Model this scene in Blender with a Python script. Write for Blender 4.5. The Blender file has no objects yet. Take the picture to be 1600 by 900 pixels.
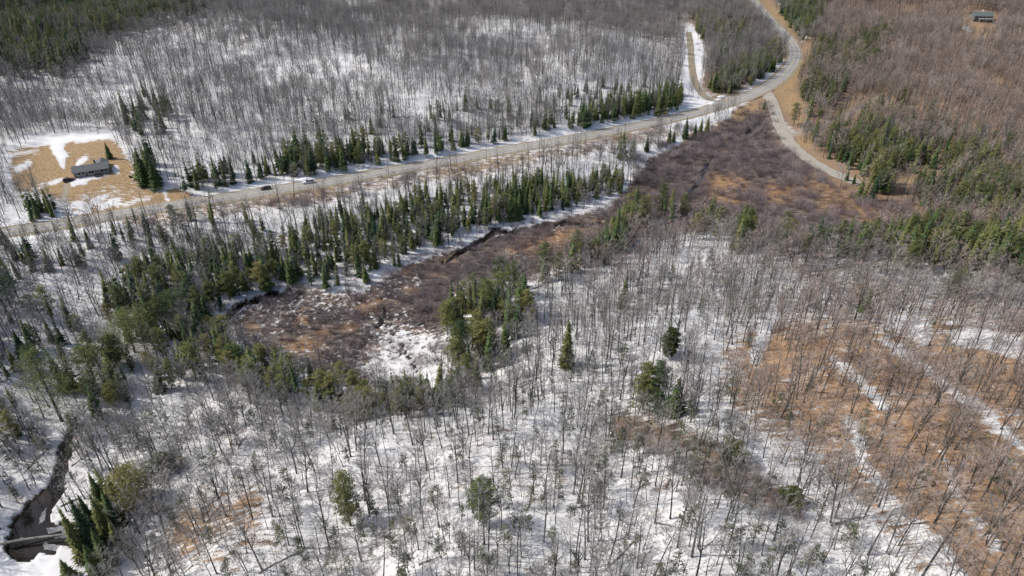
import bpy, math, random
import numpy as np
from mathutils import Vector

# ------------------------------------------------------------------ camera, sky, sun, exposure
S = bpy.context.scene
C = S.collection
H, PITCH, F = 130.0, math.radians(32.0), 1067.0          # camera height, tilt, focal length in photo pixels
cam_d = bpy.data.cameras.new('camera'); cam = bpy.data.objects.new('camera', cam_d); C.objects.link(cam)
cam.location = (0, 0, H); cam.rotation_euler = (math.pi/2 - PITCH, 0, 0)
cam_d.sensor_width = 36.0; cam_d.lens = 36.0*F/1600.0
cam_d.clip_start = 0.5; cam_d.clip_end = 20000.0
S.camera = cam
SUN_AZ, SUN_EL = math.radians(-84.0), math.radians(44.0)   # azimuth clockwise from +Y
W = bpy.data.worlds.new('World'); S.world = W; W.use_nodes = True
wn = W.node_tree; bg = wn.nodes['Background']
sk = wn.nodes.new('ShaderNodeTexSky'); sk.sky_type = 'NISHITA'; sk.sun_disc = False
sk.sun_elevation = SUN_EL; sk.sun_rotation = SUN_AZ; sk.air_density = 1.0; sk.dust_density = 3.0; sk.ozone_density = .6
wn.links.new(sk.outputs[0], bg.inputs[0]); bg.inputs[1].default_value = 0.15
sl = bpy.data.lights.new('sun', 'SUN'); sl.energy = 3.4; sl.angle = math.radians(0.53); sl.color = (1.0, 0.965, 0.915)
sun = bpy.data.objects.new('sun', sl); C.objects.link(sun)
sdir = Vector((math.sin(SUN_AZ)*math.cos(SUN_EL), math.cos(SUN_AZ)*math.cos(SUN_EL), math.sin(SUN_EL)))
sun.rotation_euler = sdir.to_track_quat('Z', 'Y').to_euler(); sun.location = (-200, 100, 300)
S.view_settings.view_transform = 'Standard'; S.view_settings.look = 'None'
S.view_settings.exposure = 0.1; S.view_settings.gamma = 1.0
S.render.engine = 'CYCLES'
S.cycles.max_bounces = 5; S.cycles.diffuse_bounces = 3; S.cycles.glossy_bounces = 2

rng = np.random.default_rng(7); random.seed(7)
CP, SP = math.cos(PITCH), math.sin(PITCH)

# ------------------------------------------------------------------ noise, projection, terrain
def _hash(ix, iy, seed):
    n = (ix.astype(np.int64)*374761393 + iy.astype(np.int64)*668265263 + seed*1274126177) & 0x7fffffff
    n = ((n ^ (n >> 13))*1274126177) & 0x7fffffff
    return ((n ^ (n >> 16)) & 0xffff)/65535.0
def vnoise(x, y, seed=0):
    x = np.asarray(x, float); y = np.asarray(y, float)
    ix = np.floor(x); iy = np.floor(y); fx = x-ix; fy = y-iy
    fx = fx*fx*(3-2*fx); fy = fy*fy*(3-2*fy)
    a = _hash(ix, iy, seed); b = _hash(ix+1, iy, seed); c = _hash(ix, iy+1, seed); d = _hash(ix+1, iy+1, seed)
    return (a*(1-fx)+b*fx)*(1-fy) + (c*(1-fx)+d*fx)*fy
def fbm(x, y, seed=0, o=3):
    r = 0; s = 0; a = 1.0
    for k in range(o):
        r = r + a*vnoise(x*2**k, y*2**k, seed+k*17); s += a; a *= .5
    return r/s
def project(x, y, z):
    dz = z-H
    dep = y*CP - dz*SP; up = y*SP + dz*CP
    d = np.maximum(dep, 1.0)
    return 800+F*x/d, 450-F*up/d, dep
def ray(px, py):
    u = (px-800)/F; v = (450-py)/F
    return u, CP+v*SP, -SP+v*CP
CTRL = [  # photo pixel and ground height above the marsh
 (800,900,34),(1200,900,42),(1600,900,47),(400,900,20),(1900,900,52),(150,890,2),(0,880,3),(60,700,2),(0,600,10),(110,640,2),(60,830,0),(-200,800,14),
 (800,700,26),(1200,700,33),(1500,700,37),(600,700,20),(400,700,13),(250,720,8),(1800,700,42),(180,640,3),
 (900,560,18),(1100,560,22),(1400,560,26),(1600,560,29),(730,600,9),(300,590,5),(500,640,9),(150,540,4),
 (950,440,9),(1100,430,10),(1300,450,12),(1500,450,13),(1700,430,14),(840,480,9),
 (380,500,0),(450,520,0),(600,530,0),(690,470,0),(640,600,1),(560,580,0),(800,400,0),(950,350,0),(1050,320,0),(1100,280,0),(1250,320,0),(1150,220,0),(1400,340,2),(700,410,0),
 (200,450,5),(30,480,11),(100,400,9),(300,400,6),(520,400,3),(700,330,3),(-200,420,14),
 (0,366,8.5),(200,333,8),(400,303,7),(600,271,6.5),(800,234,6),(1000,198,6),(1150,160,6.5),(1240,95,8),(1190,10,12),(1225,210,4),(1300,268,3.5),
 (145,270,12),(60,230,13),(170,215,14),(-100,260,16),
 (300,250,11),(500,240,9),(300,200,15),(600,200,13),(850,190,10),(300,150,18.5),(600,150,17.5),(900,150,13),(300,100,23),(600,100,22),(900,100,18),
 (250,60,27),(500,50,26),(700,50,26),(900,50,20),(320,30,29),(400,8,30),(1060,60,12),(1085,110,9),(1150,90,7),(180,20,12),(300,-8,14),(0,0,20),(0,120,20),
 (500,-5,27),(700,-10,27),(900,-20,24),(1350,150,7),(1500,150,9),(1600,150,11),(1350,60,9),(1500,60,13),(1700,60,18),(1500,-10,18),(1500,240,6),(1600,330,7),(1400,280,4),(1300,-30,14)]
_c = np.array(CTRL, float)
_u, _dy, _dzz = ray(_c[:,0], _c[:,1]); _t = (H-_c[:,2])/(-_dzz)
CX, CY, CZ = _u*_t, _dy*_t, _c[:,2]
CS = 10.0 + 0.04*np.hypot(CX, CY)
def height(x, y):
    x = np.asarray(x, float); y = np.asarray(y, float); sh = x.shape; x = x.ravel(); y = y.ravel()
    out = np.empty(x.size)
    for i in range(0, x.size, 60000):
        xs = x[i:i+60000, None]; ys = y[i:i+60000, None]
        w = 1.0/((xs-CX)**2+(ys-CY)**2+CS**2)**2
        out[i:i+60000] = (w*CZ).sum(1)/w.sum(1)
    fold = np.clip((y-330)/110, 0, 1)*np.maximum(np.clip((80-x)/70, 0, 1), np.clip((x-240)/70, 0, 1))*np.clip((1500-y)/400, 0, 1)
    out = out+fold*(13*(fbm(x/85+3, y/55, 15, 2)-.5)+5*(fbm(x/28, y/22, 19, 2)-.5))
    far = np.clip((y-900)/3000, 0, 1)
    out = out + far*60*fbm(x/700, y/700, 5)
    return out.reshape(sh)
def relief(x, y, amp):
    return amp*((fbm(x/9, y/9, 31)-.5)*1.1 + (fbm(x/2.3, y/2.3, 37, 2)-.5)*.45)
def at(px, py):
    """the ground point seen at a photo pixel"""
    px = np.asarray(px, float); py = np.asarray(py, float)
    u, dy, dz = ray(px, py); z = np.full(px.shape, 5.0)
    for _ in range(14):
        t = (H-z)/np.maximum(-dz, .05); z = .5*z+.5*height(u*t, dy*t)
    t = (H-z)/np.maximum(-dz, .05)
    return np.stack([u*t, dy*t, height(u*t, dy*t)], -1)

# ------------------------------------------------------------------ what grows and lies where, drawn on the photo and read at each ground point
X0, Y0, X1, Y1, RS = -500, -160, 2100, 1150, 0.5
GW, GH = int((X1-X0)*RS), int((Y1-Y0)*RS)
gx = X0+(np.arange(GW)+.5)/RS; gy = Y0+(np.arange(GH)+.5)/RS
def blur(m, r):
    r = int(round(r*RS))
    if r < 1: return m
    for ax in (0, 1):
        for _ in range(2):
            p = np.pad(m, [(r+1, r) if a == ax else (0, 0) for a in (0, 1)], mode='edge').cumsum(ax)
            m = (np.take(p, range(2*r+1, p.shape[ax]), ax)-np.take(p, range(0, p.shape[ax]-2*r-1), ax))/(2*r+1)
    return m
def poly(pts, soft=4):
    m = np.zeros((GH, GW)); p = np.array(pts, float)
    i0, i1 = np.searchsorted(gx, [p[:,0].min(), p[:,0].max()]); j0, j1 = np.searchsorted(gy, [p[:,1].min(), p[:,1].max()])
    xx, yy = np.meshgrid(gx[i0:i1], gy[j0:j1]); ins = np.zeros(xx.shape, bool)
    for (ax, ay), (bx, by) in zip(p, np.roll(p, -1, 0)):
        if ay == by: continue
        c = ((ay > yy) != (by > yy)) & (xx < (bx-ax)*(yy-ay)/(by-ay)+ax); ins ^= c
    m[j0:j1, i0:i1] = ins
    return blur(m, soft)
def line(pts, w, soft=2):
    m = np.zeros((GH, GW)); p = np.array(pts, float)
    w = np.broadcast_to(np.asarray(w, float), (len(p),))
    for k in range(len(p)-1):
        (ax, ay), (bx, by) = p[k], p[k+1]; wm = max(w[k], w[k+1])
        i0, i1 = np.searchsorted(gx, [min(ax, bx)-wm, max(ax, bx)+wm]); j0, j1 = np.searchsorted(gy, [min(ay, by)-wm, max(ay, by)+wm])
        xx, yy = np.meshgrid(gx[i0:i1], gy[j0:j1]); L = (bx-ax)**2+(by-ay)**2
        t = np.clip(((xx-ax)*(bx-ax)+(yy-ay)*(by-ay))/max(L, 1e-6), 0, 1)
        d = np.hypot(xx-ax-t*(bx-ax), yy-ay-t*(by-ay)); ww = (w[k]*(1-t)+w[k+1]*t)/2
        m[j0:j1, i0:i1] = np.maximum(m[j0:j1, i0:i1], d < ww)
    return blur(m, soft)
def put(m, a, v): return m*(1-a)+v*a
def look(m, px, py):
    i = np.clip(((px-X0)*RS).astype(int), 0, GW-1); j = np.clip(((py-Y0)*RS).astype(int), 0, GH-1)
    return m[j, i]

P_MARSH = [(355,495),(420,455),(470,448),(560,455),(590,432),(650,405),(740,382),(770,362),(850,345),(950,328),(985,300),(998,270),(1000,240),(1060,225),(1110,207),(1150,184),(1195,168),(1205,190),(1212,222),(1240,252),(1300,285),(1350,308),(1420,322),(1445,345),(1380,372),(1320,382),(1250,378),(1200,378),(1150,362),(1080,352),(1040,362),(960,368),(930,388),(880,402),(830,432),(770,432),(720,452),(700,482),(692,540),(708,572),(660,602),(600,617),(560,602),(500,582),(440,562),(390,547),(358,522)]
P_LAWN = [(14,240),(60,226),(110,215),(165,206),(186,232),(204,254),(214,283),(238,297),(270,290),(312,314),(220,332),(150,344),(118,338),(104,318),(70,303),(24,296),(14,268)]
P_LEAF = [(1125,610),(1140,545),(1200,500),(1330,488),(1450,505),(1600,520),(2100,560),(2100,1150),(1460,1150),(1440,900),(1385,820),(1285,740),(1175,680)]
P_HILL = [(1255,-160),(2100,-160),(2100,470),(1600,440),(1480,420),(1340,385),(1350,310),(1300,285),(1262,240),(1240,200),(1225,150),(1262,90),(1275,40)]
ROAD = [(-160,392),(0,366),(100,350),(200,333.5),(300,318),(400,302.5),(500,287),(600,270),(700,252),(800,234),(900,216),(1000,197),(1060,184),(1110,170),(1160,154),(1195,138),(1222,119),(1238,98),(1242,82),(1236,67),(1222,51),(1200,28),(1182,8),(1165,-14),(1140,-40)]
SIDE = [(1197,143),(1207,162),(1213,182),(1222,204),(1236,226),(1258,246),(1284,262),(1312,275),(1345,288)]
TRACK = [(1228,214),(1252,206),(1285,198),(1325,180),(1352,164),(1380,152)]
DRIVE = [(1172,153),(1140,158),(1112,156),(1096,146),(1087,130),(1082,112),(1080,92),(1079,72),(1076,50)]
HDRV = [(128,346),(112,336),(102,322),(101,304),(106,290)]
HYARD = [(1502,22),(1554,22),(1554,50),(1524,64),(1502,54)]

m_marsh = poly(P_MARSH, 8)
m_lawn = poly(P_LAWN, 3)
m_near = poly(P_LEAF, 26)
m_hill = poly(P_HILL, 12)
# snow cover
yy = gy[:,None]; xx = gx[None,:]
snow = np.full((GH, GW), .74)+0*xx
snow = put(snow, np.clip((90-yy)/110, 0, .5)+0*xx, .5)
snow = put(snow, poly([(180,60),(420,-160),(-500,-160),(-500,90),(100,110)], 14), .22)
snow = put(snow, poly([(560,0),(760,20),(1030,60),(1060,170),(1100,0),(1100,-160),(500,-160)], 20), .42)
snow = put(snow, poly([(1095,140),(1100,60),(1180,30),(1235,80),(1200,125),(1130,160)], 8), .22)
snow = put(snow, poly([(1100,0),(1180,40),(1140,70),(1080,40)], 8), .05)
snow = put(snow, m_hill, .06)
snow = put(snow, poly([(1380,160),(1500,240),(1500,330),(1400,300),(1320,200)], 20), .22)
snow = put(snow, poly([(1280,380),(1480,400),(1700,420),(1700,520),(1440,500),(1300,470),(1180,400)], 14), .52)
snow = put(snow, m_near, .29)
for pts, w, v in [([(1385,535),(1450,580),(1520,635),(1600,700),(1680,760)], 15, .72), ([(1330,660),(1345,720),(1390,790),(1450,850),(1500,920)], [12,20,26,40,60], .68),
                  ([(1240,690),(1290,755),(1345,800),(1400,880)], [10,14,16,30], .75), ([(1400,500),(1440,520)], 30, .95), ([(1500,525),(1570,540),(1640,560)], 24, .85),
                  ([(1460,690),(1500,780),(1560,850)], [10,18,26], .6), ([(1200,490),(1180,560)], 20, .9), ([(1300,560),(1350,600),(1380,640)], [14,20,12], .6)]:
    snow = put(snow, line(pts, w, 4), v)
snow = put(snow, poly([(250,800),(330,770),(410,765),(425,850),(340,905),(255,865)], 14), .48)
snow = put(snow, m_marsh, .32)
snow = put(snow, poly([(560,575),(600,530),(640,510),(690,520),(708,560),(660,605),(590,620)], 10), .62)
snow = put(snow, poly([(1000,240),(1190,175),(1215,230),(1300,290),(1440,335),(1380,375),(1100,350),(960,365),(960,320)], 10), .08)
snow = put(snow, poly([(600,420),(760,370),(960,330),(960,365),(830,430),(700,440)], 8), .22)
snow = put(snow, line([(560,444),(620,408),(700,384),(780,354),(850,336),(930,314),(968,290),(986,262),(1002,240),(1060,218)], [20,22,22,18,14,18,26,34,28,18], 4), .85)
snow = put(snow, line([(200,346),(400,318),(500,303),(600,285),(700,268),(800,250),(900,232),(1000,212),(1090,190)], 24, 3), .44)
snow = put(snow, line([(1040,196),(1100,188)], 14, 3), .95)
snow = put(snow, poly([(0,236),(20,240),(20,300),(80,312),(100,330),(0,350)], 6), .85)
snow = put(snow, m_lawn, .22); snow = put(snow, poly([(125,300),(180,285),(240,300),(240,318),(150,334),(120,325)], 6), .36)
for pts, w in [([(52,222),(90,218),(150,214),(200,205)], 12), ([(88,225),(96,245),(98,262)], [22,16,4]), ([(122,262),(125,252),(135,248)], 6), ([(183,262),(184,268)], 10), ([(120,281),(150,278),(172,273)], 4),
               ([(116,286),(134,283)], 9), ([(50,296),(75,287),(98,280)], 3.5), ([(112,322),(124,320),(138,330)], 8), ([(130,336),(160,337),(185,333)], 4), ([(246,298),(268,292)], 8), ([(258,300),(264,316)], 5),
               ([(24,265),(45,256)], 9), ([(145,268),(170,262)], 4), ([(140,320),(165,308)], 5), ([(155,325),(185,313)], 5), ([(180,322),(240,306)], 2.5)]:
    snow = put(snow, line(pts, w, 1.5), .97)
snow = put(snow, line([(-160,380),(0,354),(100,340),(125,334)], 8, 2), .95)
snow = put(snow, line([(320,306),(400,289),(500,270),(600,255),(700,238),(800,221),(900,203),(1000,185),(1060,172),(1090,165)], 8, 2), .95)
snow = put(snow, line([(1074,44),(1078,70),(1076,100),(1070,130),(1075,152)], [5,10,12,18,16], 3), .97)
snow = put(snow, line([(1078,42),(1090,60),(1092,85),(1092,110),(1086,128)], [6,10,14,14,6], 3), .97)
snow = put(snow, line([(1222,84),(1212,100),(1196,118),(1165,135)], [5,9,8,5], 3), .9)
snow = put(snow, poly([(1072,160),(1100,168),(1080,178),(1062,176)], 2), .95)
snow = put(snow, line([(1345,160),(1370,140),(1420,105),(1450,95)], 5, 3), .5)
snow = put(snow, line([(1505,40),(1515,50)], 8, 2), .8)
snow = put(snow, line([(20,260),(10,245),(60,236)], 4, 2), .8)
snow = put(snow, poly([(960,645),(1060,662),(1130,700),(1200,745),(1255,805),(1190,800),(1120,772),(1060,715),(950,682)], 8), .35)
snow = put(snow, poly([(0,870),(60,850),(140,860),(140,1000),(-60,1000)], 5), .97)
for pg in ([(1140,176),(1196,146),(1210,165),(1190,178),(1150,190)], [(1196,130),(1232,112),(1254,64),(1285,66),(1268,100),(1244,140),(1266,190),(1262,215),(1226,190),(1208,150)],
           [(1290,175),(1384,148),(1392,160),(1330,200),(1262,240),(1310,268),(1360,300),(1290,290),(1240,256),(1225,215),(1215,190),(1240,210)]):
    snow = put(snow, poly(pg, 3), .06)
snow = put(snow, line([(1175,-20),(1215,28),(1240,60)], 26, 3), .06); snow = put(snow, line([(1160,0),(1190,36),(1215,64),(1222,84)], 14, 3), .06)
snow = put(snow, line([(1198,150),(1206,180),(1222,215),(1250,248),(1300,276)], 8, 2), .12)
# dead leaves, dry grass, marsh peat, gravel
leaf = np.full((GH, GW), .35)+0*xx
leaf = put(leaf, m_near, 1.0); leaf = put(leaf, poly([(250,800),(330,770),(410,765),(425,850),(340,905),(255,865)], 14), .9); leaf = put(leaf, m_hill, .62)
leaf = put(leaf, poly([(1380,130),(1700,60),(1700,330),(1560,260),(1420,210)], 25), 1.0)
leaf = put(leaf, poly([(-500,-160),(1060,-160),(1060,130),(-500,130)], 20), .12)
grass = m_lawn.copy()*1.0
grass = put(grass, line([(200,346),(420,316),(600,285),(800,250),(1000,213),(1110,188),(1160,172)], 22, 4), .55)
for pp in ([(800,385),(850,364),(930,346),(957,344),(935,362),(880,378),(820,396),(760,402)], [(1095,285),(1120,272),(1160,275),(1185,292),(1150,306),(1110,302)], [(1185,290),(1240,285),(1270,300),(1230,320),(1190,312)],
           [(1100,300),(1180,310),(1185,325),(1130,320)], [(430,540),(480,530),(520,545),(480,560)], [(600,415),(640,405),(650,420),(610,428)], [(540,470),(590,462),(600,480),(560,486)]):
    grass = put(grass, poly(pp, 6), .8)
for gx_, gy_ in ((395,512),(420,528),(470,500),(505,520),(545,512),(585,545),(470,548),(560,480),(520,468),(640,450),(680,430),(655,520),(610,580),(700,405)):
    grass = put(grass, poly([(gx_-16,gy_+2),(gx_-4,gy_-5),(gx_+15,gy_-2),(gx_+10,gy_+5)], 4), .75)
grass = put(grass, poly([(1240,260),(1310,285),(1440,335),(1400,365),(1320,345),(1240,300)], 14), .55)
grass = put(grass, poly([(1145,172),(1196,150),(1208,162),(1190,172),(1150,184)], 3), .95)
grass = put(grass, poly([(1200,128),(1232,112),(1256,68),(1276,72),(1262,92),(1240,140),(1262,190),(1252,200),(1228,180),(1212,150)], 3), .95)
grass = put(grass, line([(1190,-5),(1215,28),(1236,52)], 16, 3), .95)
grass = put(grass, line([(1165,0),(1190,32),(1215,62),(1222,90)], 10, 3), .9)
grass = put(grass, poly([(1300,180),(1384,150),(1390,158),(1330,195),(1255,232),(1300,262),(1280,255),(1240,222)], 3), .9)
grass = put(grass, poly([(1375,280),(1400,270),(1465,268),(1485,282),(1450,295),(1400,292)], 4), .95)
grass = put(grass, poly(HYARD, 3), .6)
grass = put(grass, poly([(1100,-20),(1170,-30),(1185,12),(1120,14)], 4), .8)
grass = put(grass, line([(110,330),(60,345),(0,355)], 7, 3), .7)
grass = put(grass, poly([(270,170),(290,175),(315,205),(300,215),(280,200)], 4), .8)
grass = put(grass, poly([(1490,398),(1530,402),(1560,412),(1520,412)], 2), .9)
gravel = line(HDRV, 9, 2)*.9
gravel = put(gravel, line(TRACK, 7, 2), .8)
gravel = put(gravel, line([(200,333),(600,270),(1000,197),(1160,154)], 4, 1), .8)
gravel = put(gravel, poly([(1080,160),(1100,150),(1140,160),(1120,166)], 2), .8)

# growth: chance per cell of bare trees, and stands of evergreens
bare = np.full((GH, GW), .82)+0*xx
bare = put(bare, np.clip((120-yy)/150, 0, .8)+0*xx, 1.0)
bare = put(bare, m_hill, 1.0); bare = put(bare, m_near, .58)
bare = put(bare, poly([(1095,140),(1100,60),(1180,30),(1225,80),(1200,125),(1130,160)], 8), .9)
bare = put(bare, poly([(830,470),(960,400),(1100,365),(1300,400),(1600,440),(1600,500),(1280,430),(1080,395),(930,440)], 8), 1.0)
bare = put(bare, poly([(-200,400),(60,395),(330,370),(430,400),(350,480),(180,520),(60,560),(-200,620)], 16), .97)
bare = put(bare, poly([(110,660),(200,590),(330,590),(420,620),(600,655),(560,700),(400,720),(330,760),(200,760)], 14), 1.0)
bare = put(bare, line([(200,350),(600,290),(1000,217),(1100,195)], 30, 4), .12)
closed = np.zeros((GH, GW))
for m in (m_marsh, m_lawn, line(ROAD, [26]*12+[22]*4+[20]*9, 2), line(SIDE, 28, 2), line(TRACK, 11, 2), line(DRIVE, 15, 2), line([(1082,130),(1092,90),(1078,45)], 14, 2), line([(1070,150),(1076,90)], 12, 2), line(HDRV, 12, 2),
          poly(HYARD, 2), poly([(1145,172),(1196,150),(1208,162),(1190,172),(1150,184)], 3), poly([(1200,128),(1232,112),(1256,68),(1276,72),(1262,92),(1240,140),(1262,190),(1252,200),(1228,180),(1212,150)], 3),
          poly([(1375,280),(1400,270),(1465,268),(1485,282),(1450,295),(1400,292)], 3), poly([(1062,176),(1072,160),(1140,158),(1150,152),(1120,146),(1170,150),(1100,172)], 2),
          line([(1190,-5),(1215,28),(1236,52)], 12, 3), poly([(0,870),(60,850),(140,850),(140,1000),(-60,1000)], 5), line([(52,222),(90,218),(150,214)], 14, 2),
          line([(1345,170),(1380,150)], 8, 2)):
    closed = np.maximum(closed, m)
water_and_shade_lines = [([(112,668),(100,700),(96,735),(86,765),(66,790),(46,822),(36,850)], [10,16,20,28,36,52,60]),
               ([(352,494),(372,478),(400,468),(425,458),(450,462)], [10,8,9,10,4]), ([(596,462),(602,478),(600,496),(590,510)], [2,4,6,4]),  # last strip here is a shadow on the marsh, laid in as dark water
               ([(690,412),(735,386),(766,366),(772,360),(800,362),(845,352),(885,348),(925,352),(960,346)], [2,7,10,9,5,6,7,6,4]),
               ([(1068,300),(1085,292),(1098,276),(1104,258),(1120,240)], [3,6,7,5,3]), ([(1166,208),(1180,200),(1192,192)], [4,7,4]), ([(612,512),(626,538),(640,560),(656,584)], [1.5,2.2,3,2])]
water = np.zeros((GH, GW))
for p_, w_ in water_and_shade_lines: water = np.maximum(water, line(p_, w_, 1))
water = np.maximum(water, poly([(20,855),(40,825),(70,815),(118,818),(124,838),(126,856),(100,852),(84,868),(72,868),(52,858),(40,868),(22,856)], 1))
closed = np.maximum(closed, blur(water, 5)*1.6)
bare = put(bare, poly([(950,645),(1060,660),(1130,700),(1200,740),(1262,800),(1240,825),(1180,805),(1110,778),(1050,722),(940,688)], 8), .5)
bare = bare*np.clip(1-closed*1.5, 0, 1)
CONIFER = [  # polygon of stem bases, chance, height range, kind share of spruce (rest pine/fir)
 ('in the dense belt between the highway and the marsh', [(420,445),(430,385),(520,345),(600,335),(700,305),(800,290),(900,285),(965,275),(968,300),(940,316),(850,336),(770,354),(700,378),(640,402),(590,432),(540,448),(470,452)], .78, (7,13), .86),
 ('in the belt between the highway and the marsh', [(640,400),(700,345),(800,312),(905,296),(945,310),(850,336),(770,354),(700,378)], .92, (9,15), .93),
 ('in the mixed wood west of the marsh', [(150,480),(240,415),(330,400),(430,390),(440,450),(360,490),(310,530),(200,545)], .62, (8,15), .7),
 ('on the wooded bank west of the marsh', [(110,590),(180,540),(260,500),(352,530),(370,575),(330,600),(250,610),(180,650),(120,690)], .62, (8,15), .5),
 ('along the near shore of the marsh', [(345,575),(420,585),(500,605),(580,625),(590,648),(520,650),(430,628),(360,612)], .85, (9,14), .4),
 ('along the near shore of the marsh', [(590,630),(640,628),(720,605),(760,580),(770,610),(700,640),(620,655)], .75, (9,14), .45),
 ('at the bend of the marsh shore', [(690,500),(715,465),(790,455),(830,470),(815,540),(765,605),(705,580)], .66, (10,16), .5),
 ('at the bend of the marsh shore', [(800,460),(860,430),(935,405),(920,420),(850,445)], .85, (11,17), .65),
 ('on the shore next to the narrow reach of the marsh', [(905,425),(935,398),(962,374),(985,380),(950,420)], .8, (11,16), .7),
 ('on the point beside the marsh', [(958,372),(985,345),(1068,335),(1072,350),(1030,358),(990,375)], .95, (13,18), .85),
 ('on the far tip of the near woods', [(1078,362),(1118,352),(1120,362),(1085,372)], .95, (11,15), .85),
 ('on the far tip of the near woods', [(1145,370),(1180,372),(1182,398),(1150,395)], .9, (12,16), .6),
 ('at the dry end of the marsh', [(1200,395),(1210,380),(1290,385),(1365,380),(1365,402),(1280,405)], .5, (10,15), .6),
 ('at the dry end of the marsh', [(1370,395),(1400,372),(1450,362),(1500,385),(1600,372),(1800,380),(1800,445),(1600,435),(1500,432),(1430,425),(1380,415)], .72, (10,16), .7),
 ('beside the gravel side road', [(1275,240),(1300,210),(1360,205),(1420,235),(1480,262),(1385,298),(1352,312),(1322,272)], .62, (9,15), .8),
 ('beside the gravel side road', [(1340,300),(1400,270),(1392,300),(1360,318)], .8, (10,15), .8),
 ('in the mixed wood beyond the side road', [(1400,235),(1500,240),(1700,300),(1700,380),(1560,350),(1480,345),(1420,300)], .5, (9,15), .8),
 ('on the far side of the highway', [(430,290),(435,252),(560,235),(640,240),(740,225),(800,228),(900,200),(960,180),(1060,155),(1078,168),(1060,190),(960,203),(860,222),(740,244),(640,262),(560,274)], .9, (8,15.5), .85),
 ('on the far side of the highway', [(880,190),(960,170),(1060,140),(1078,170),(1040,186),(960,198),(890,208)], .75, (9,14), .9),
 ('on the far side of the highway', [(440,250),(520,190),(760,165),(1060,120),(1070,160),(900,200),(640,235)], .10, (8,13), .9),
 ('on the far side of the highway', [(378,296),(385,262),(450,240),(470,282),(420,292)], .34, (7,13), .85),
 ('on the far side of the highway', [(640,258),(650,238),(780,222),(900,196),(905,216),(780,238)], .55, (8,14), .85),
 ('in the mixed wood beyond the side road', [(1265,215),(1330,175),(1400,150),(1480,190),(1600,250),(1600,300),(1480,262),(1380,225)], .22, (8,13), .8),
 ('between the driveway and the highway', [(1098,148),(1120,120),(1150,110),(1212,78),(1222,95),(1196,124),(1160,146),(1120,158)], .62, (9,14), .9),
 ('between the driveway and the highway', [(1060,40),(1150,20),(1170,60),(1150,100),(1100,110),(1100,60)], .16, (9,14), .9),
 ('beyond the bend of the highway', [(1222,-20),(1300,-20),(1276,50),(1250,60),(1226,30)], .7, (10,16), .95),
 ('beyond the bend of the highway', [(1238,205),(1242,140),(1262,92),(1290,65),(1400,50),(1350,110),(1300,165),(1270,200)], .36, (9,15), .8),
 ('around the clearing by the house', [(40,335),(50,325),(102,322),(104,340),(60,352),(42,350)], .85, (9,14), .95),
 ('around the clearing by the house', [(185,165),(250,150),(280,190),(270,215),(200,210)], .34, (9,14), .9),
 ('around the clearing by the house', [(285,300),(300,275),(375,268),(378,296),(330,306)], .6, (9,14), .95),
 ('around the clearing by the house', [(212,272),(235,255),(248,285),(240,296),(218,290)], .8, (12,17), .95),
 ('beside the creek pool', [(120,890),(150,800),(170,770),(205,775),(215,800),(195,850),(170,905)], .9, (8,14), .8),
 ('on the dark ridge in the distance', [(-500,130),(-500,-160),(420,-160),(360,10),(240,45),(180,60),(100,120)], .42, (11,17), .85),
 ('in the wood between highway and marsh', [(-100,400),(0,385),(200,352),(420,330),(420,400),(200,420),(-100,480)], .2, (7,13), .8),
 ('in the mixed wood west of the marsh', [(-300,430),(150,480),(110,600),(60,660),(-300,700)], .26, (9,15), .6),
 ('along the creek', [(-60,660),(90,600),(120,660),(90,700),(40,760),(-60,800)], .14, (9,14), .5)]
con = np.zeros((GH, GW)); con_id = np.zeros((GH, GW), int)
for k, (ph, pg, ch, hr, sh) in enumerate(CONIFER):
    m = poly(pg, 5)*ch; con_id = np.where(m > con, k, con_id); con = np.maximum(con, m)
con = con*np.clip(1-1.3*np.maximum(closed-m_marsh*.6-m_lawn*.4, 0), 0, 1)
sap = np.full((GH, GW), .0)+0*xx
sap = put(sap, poly([(200,660),(700,640),(860,500),(1100,420),(1300,470),(1150,640),(1260,760),(1500,1150),(-60,1150),(-60,700)], 20), .66)
sap = put(sap, m_near, .06)
sap = sap*np.clip(1-closed*1.5, 0, 1)
shrub = m_marsh*.95; shrub = put(shrub, poly([(355,490),(470,445),(600,440),(640,500),(600,560),(440,560)], 14), .66)
shrub = put(shrub, poly([(560,575),(600,530),(640,510),(690,520),(708,560),(660,605),(590,620)], 8), .3)
shrub = put(shrub, np.clip(grass*m_marsh, 0, 1), .25)
shrub = np.maximum(shrub, poly([(950,645),(1060,660),(1130,700),(1200,740),(1262,800),(1240,825),(1180,805),(1110,778),(1050,722),(940,688)], 8)*1.3)
shrub = np.maximum(shrub, line([(200,350),(420,322),(600,292),(800,258),(1000,220),(1100,196)], 24, 5)*.28)
shrub = np.maximum(shrub, poly([(1100,60),(1170,40),(1205,75),(1190,95),(1120,110)], 8)*.9)
shrub = shrub*np.clip(1-water*2, 0, 1)

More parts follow.
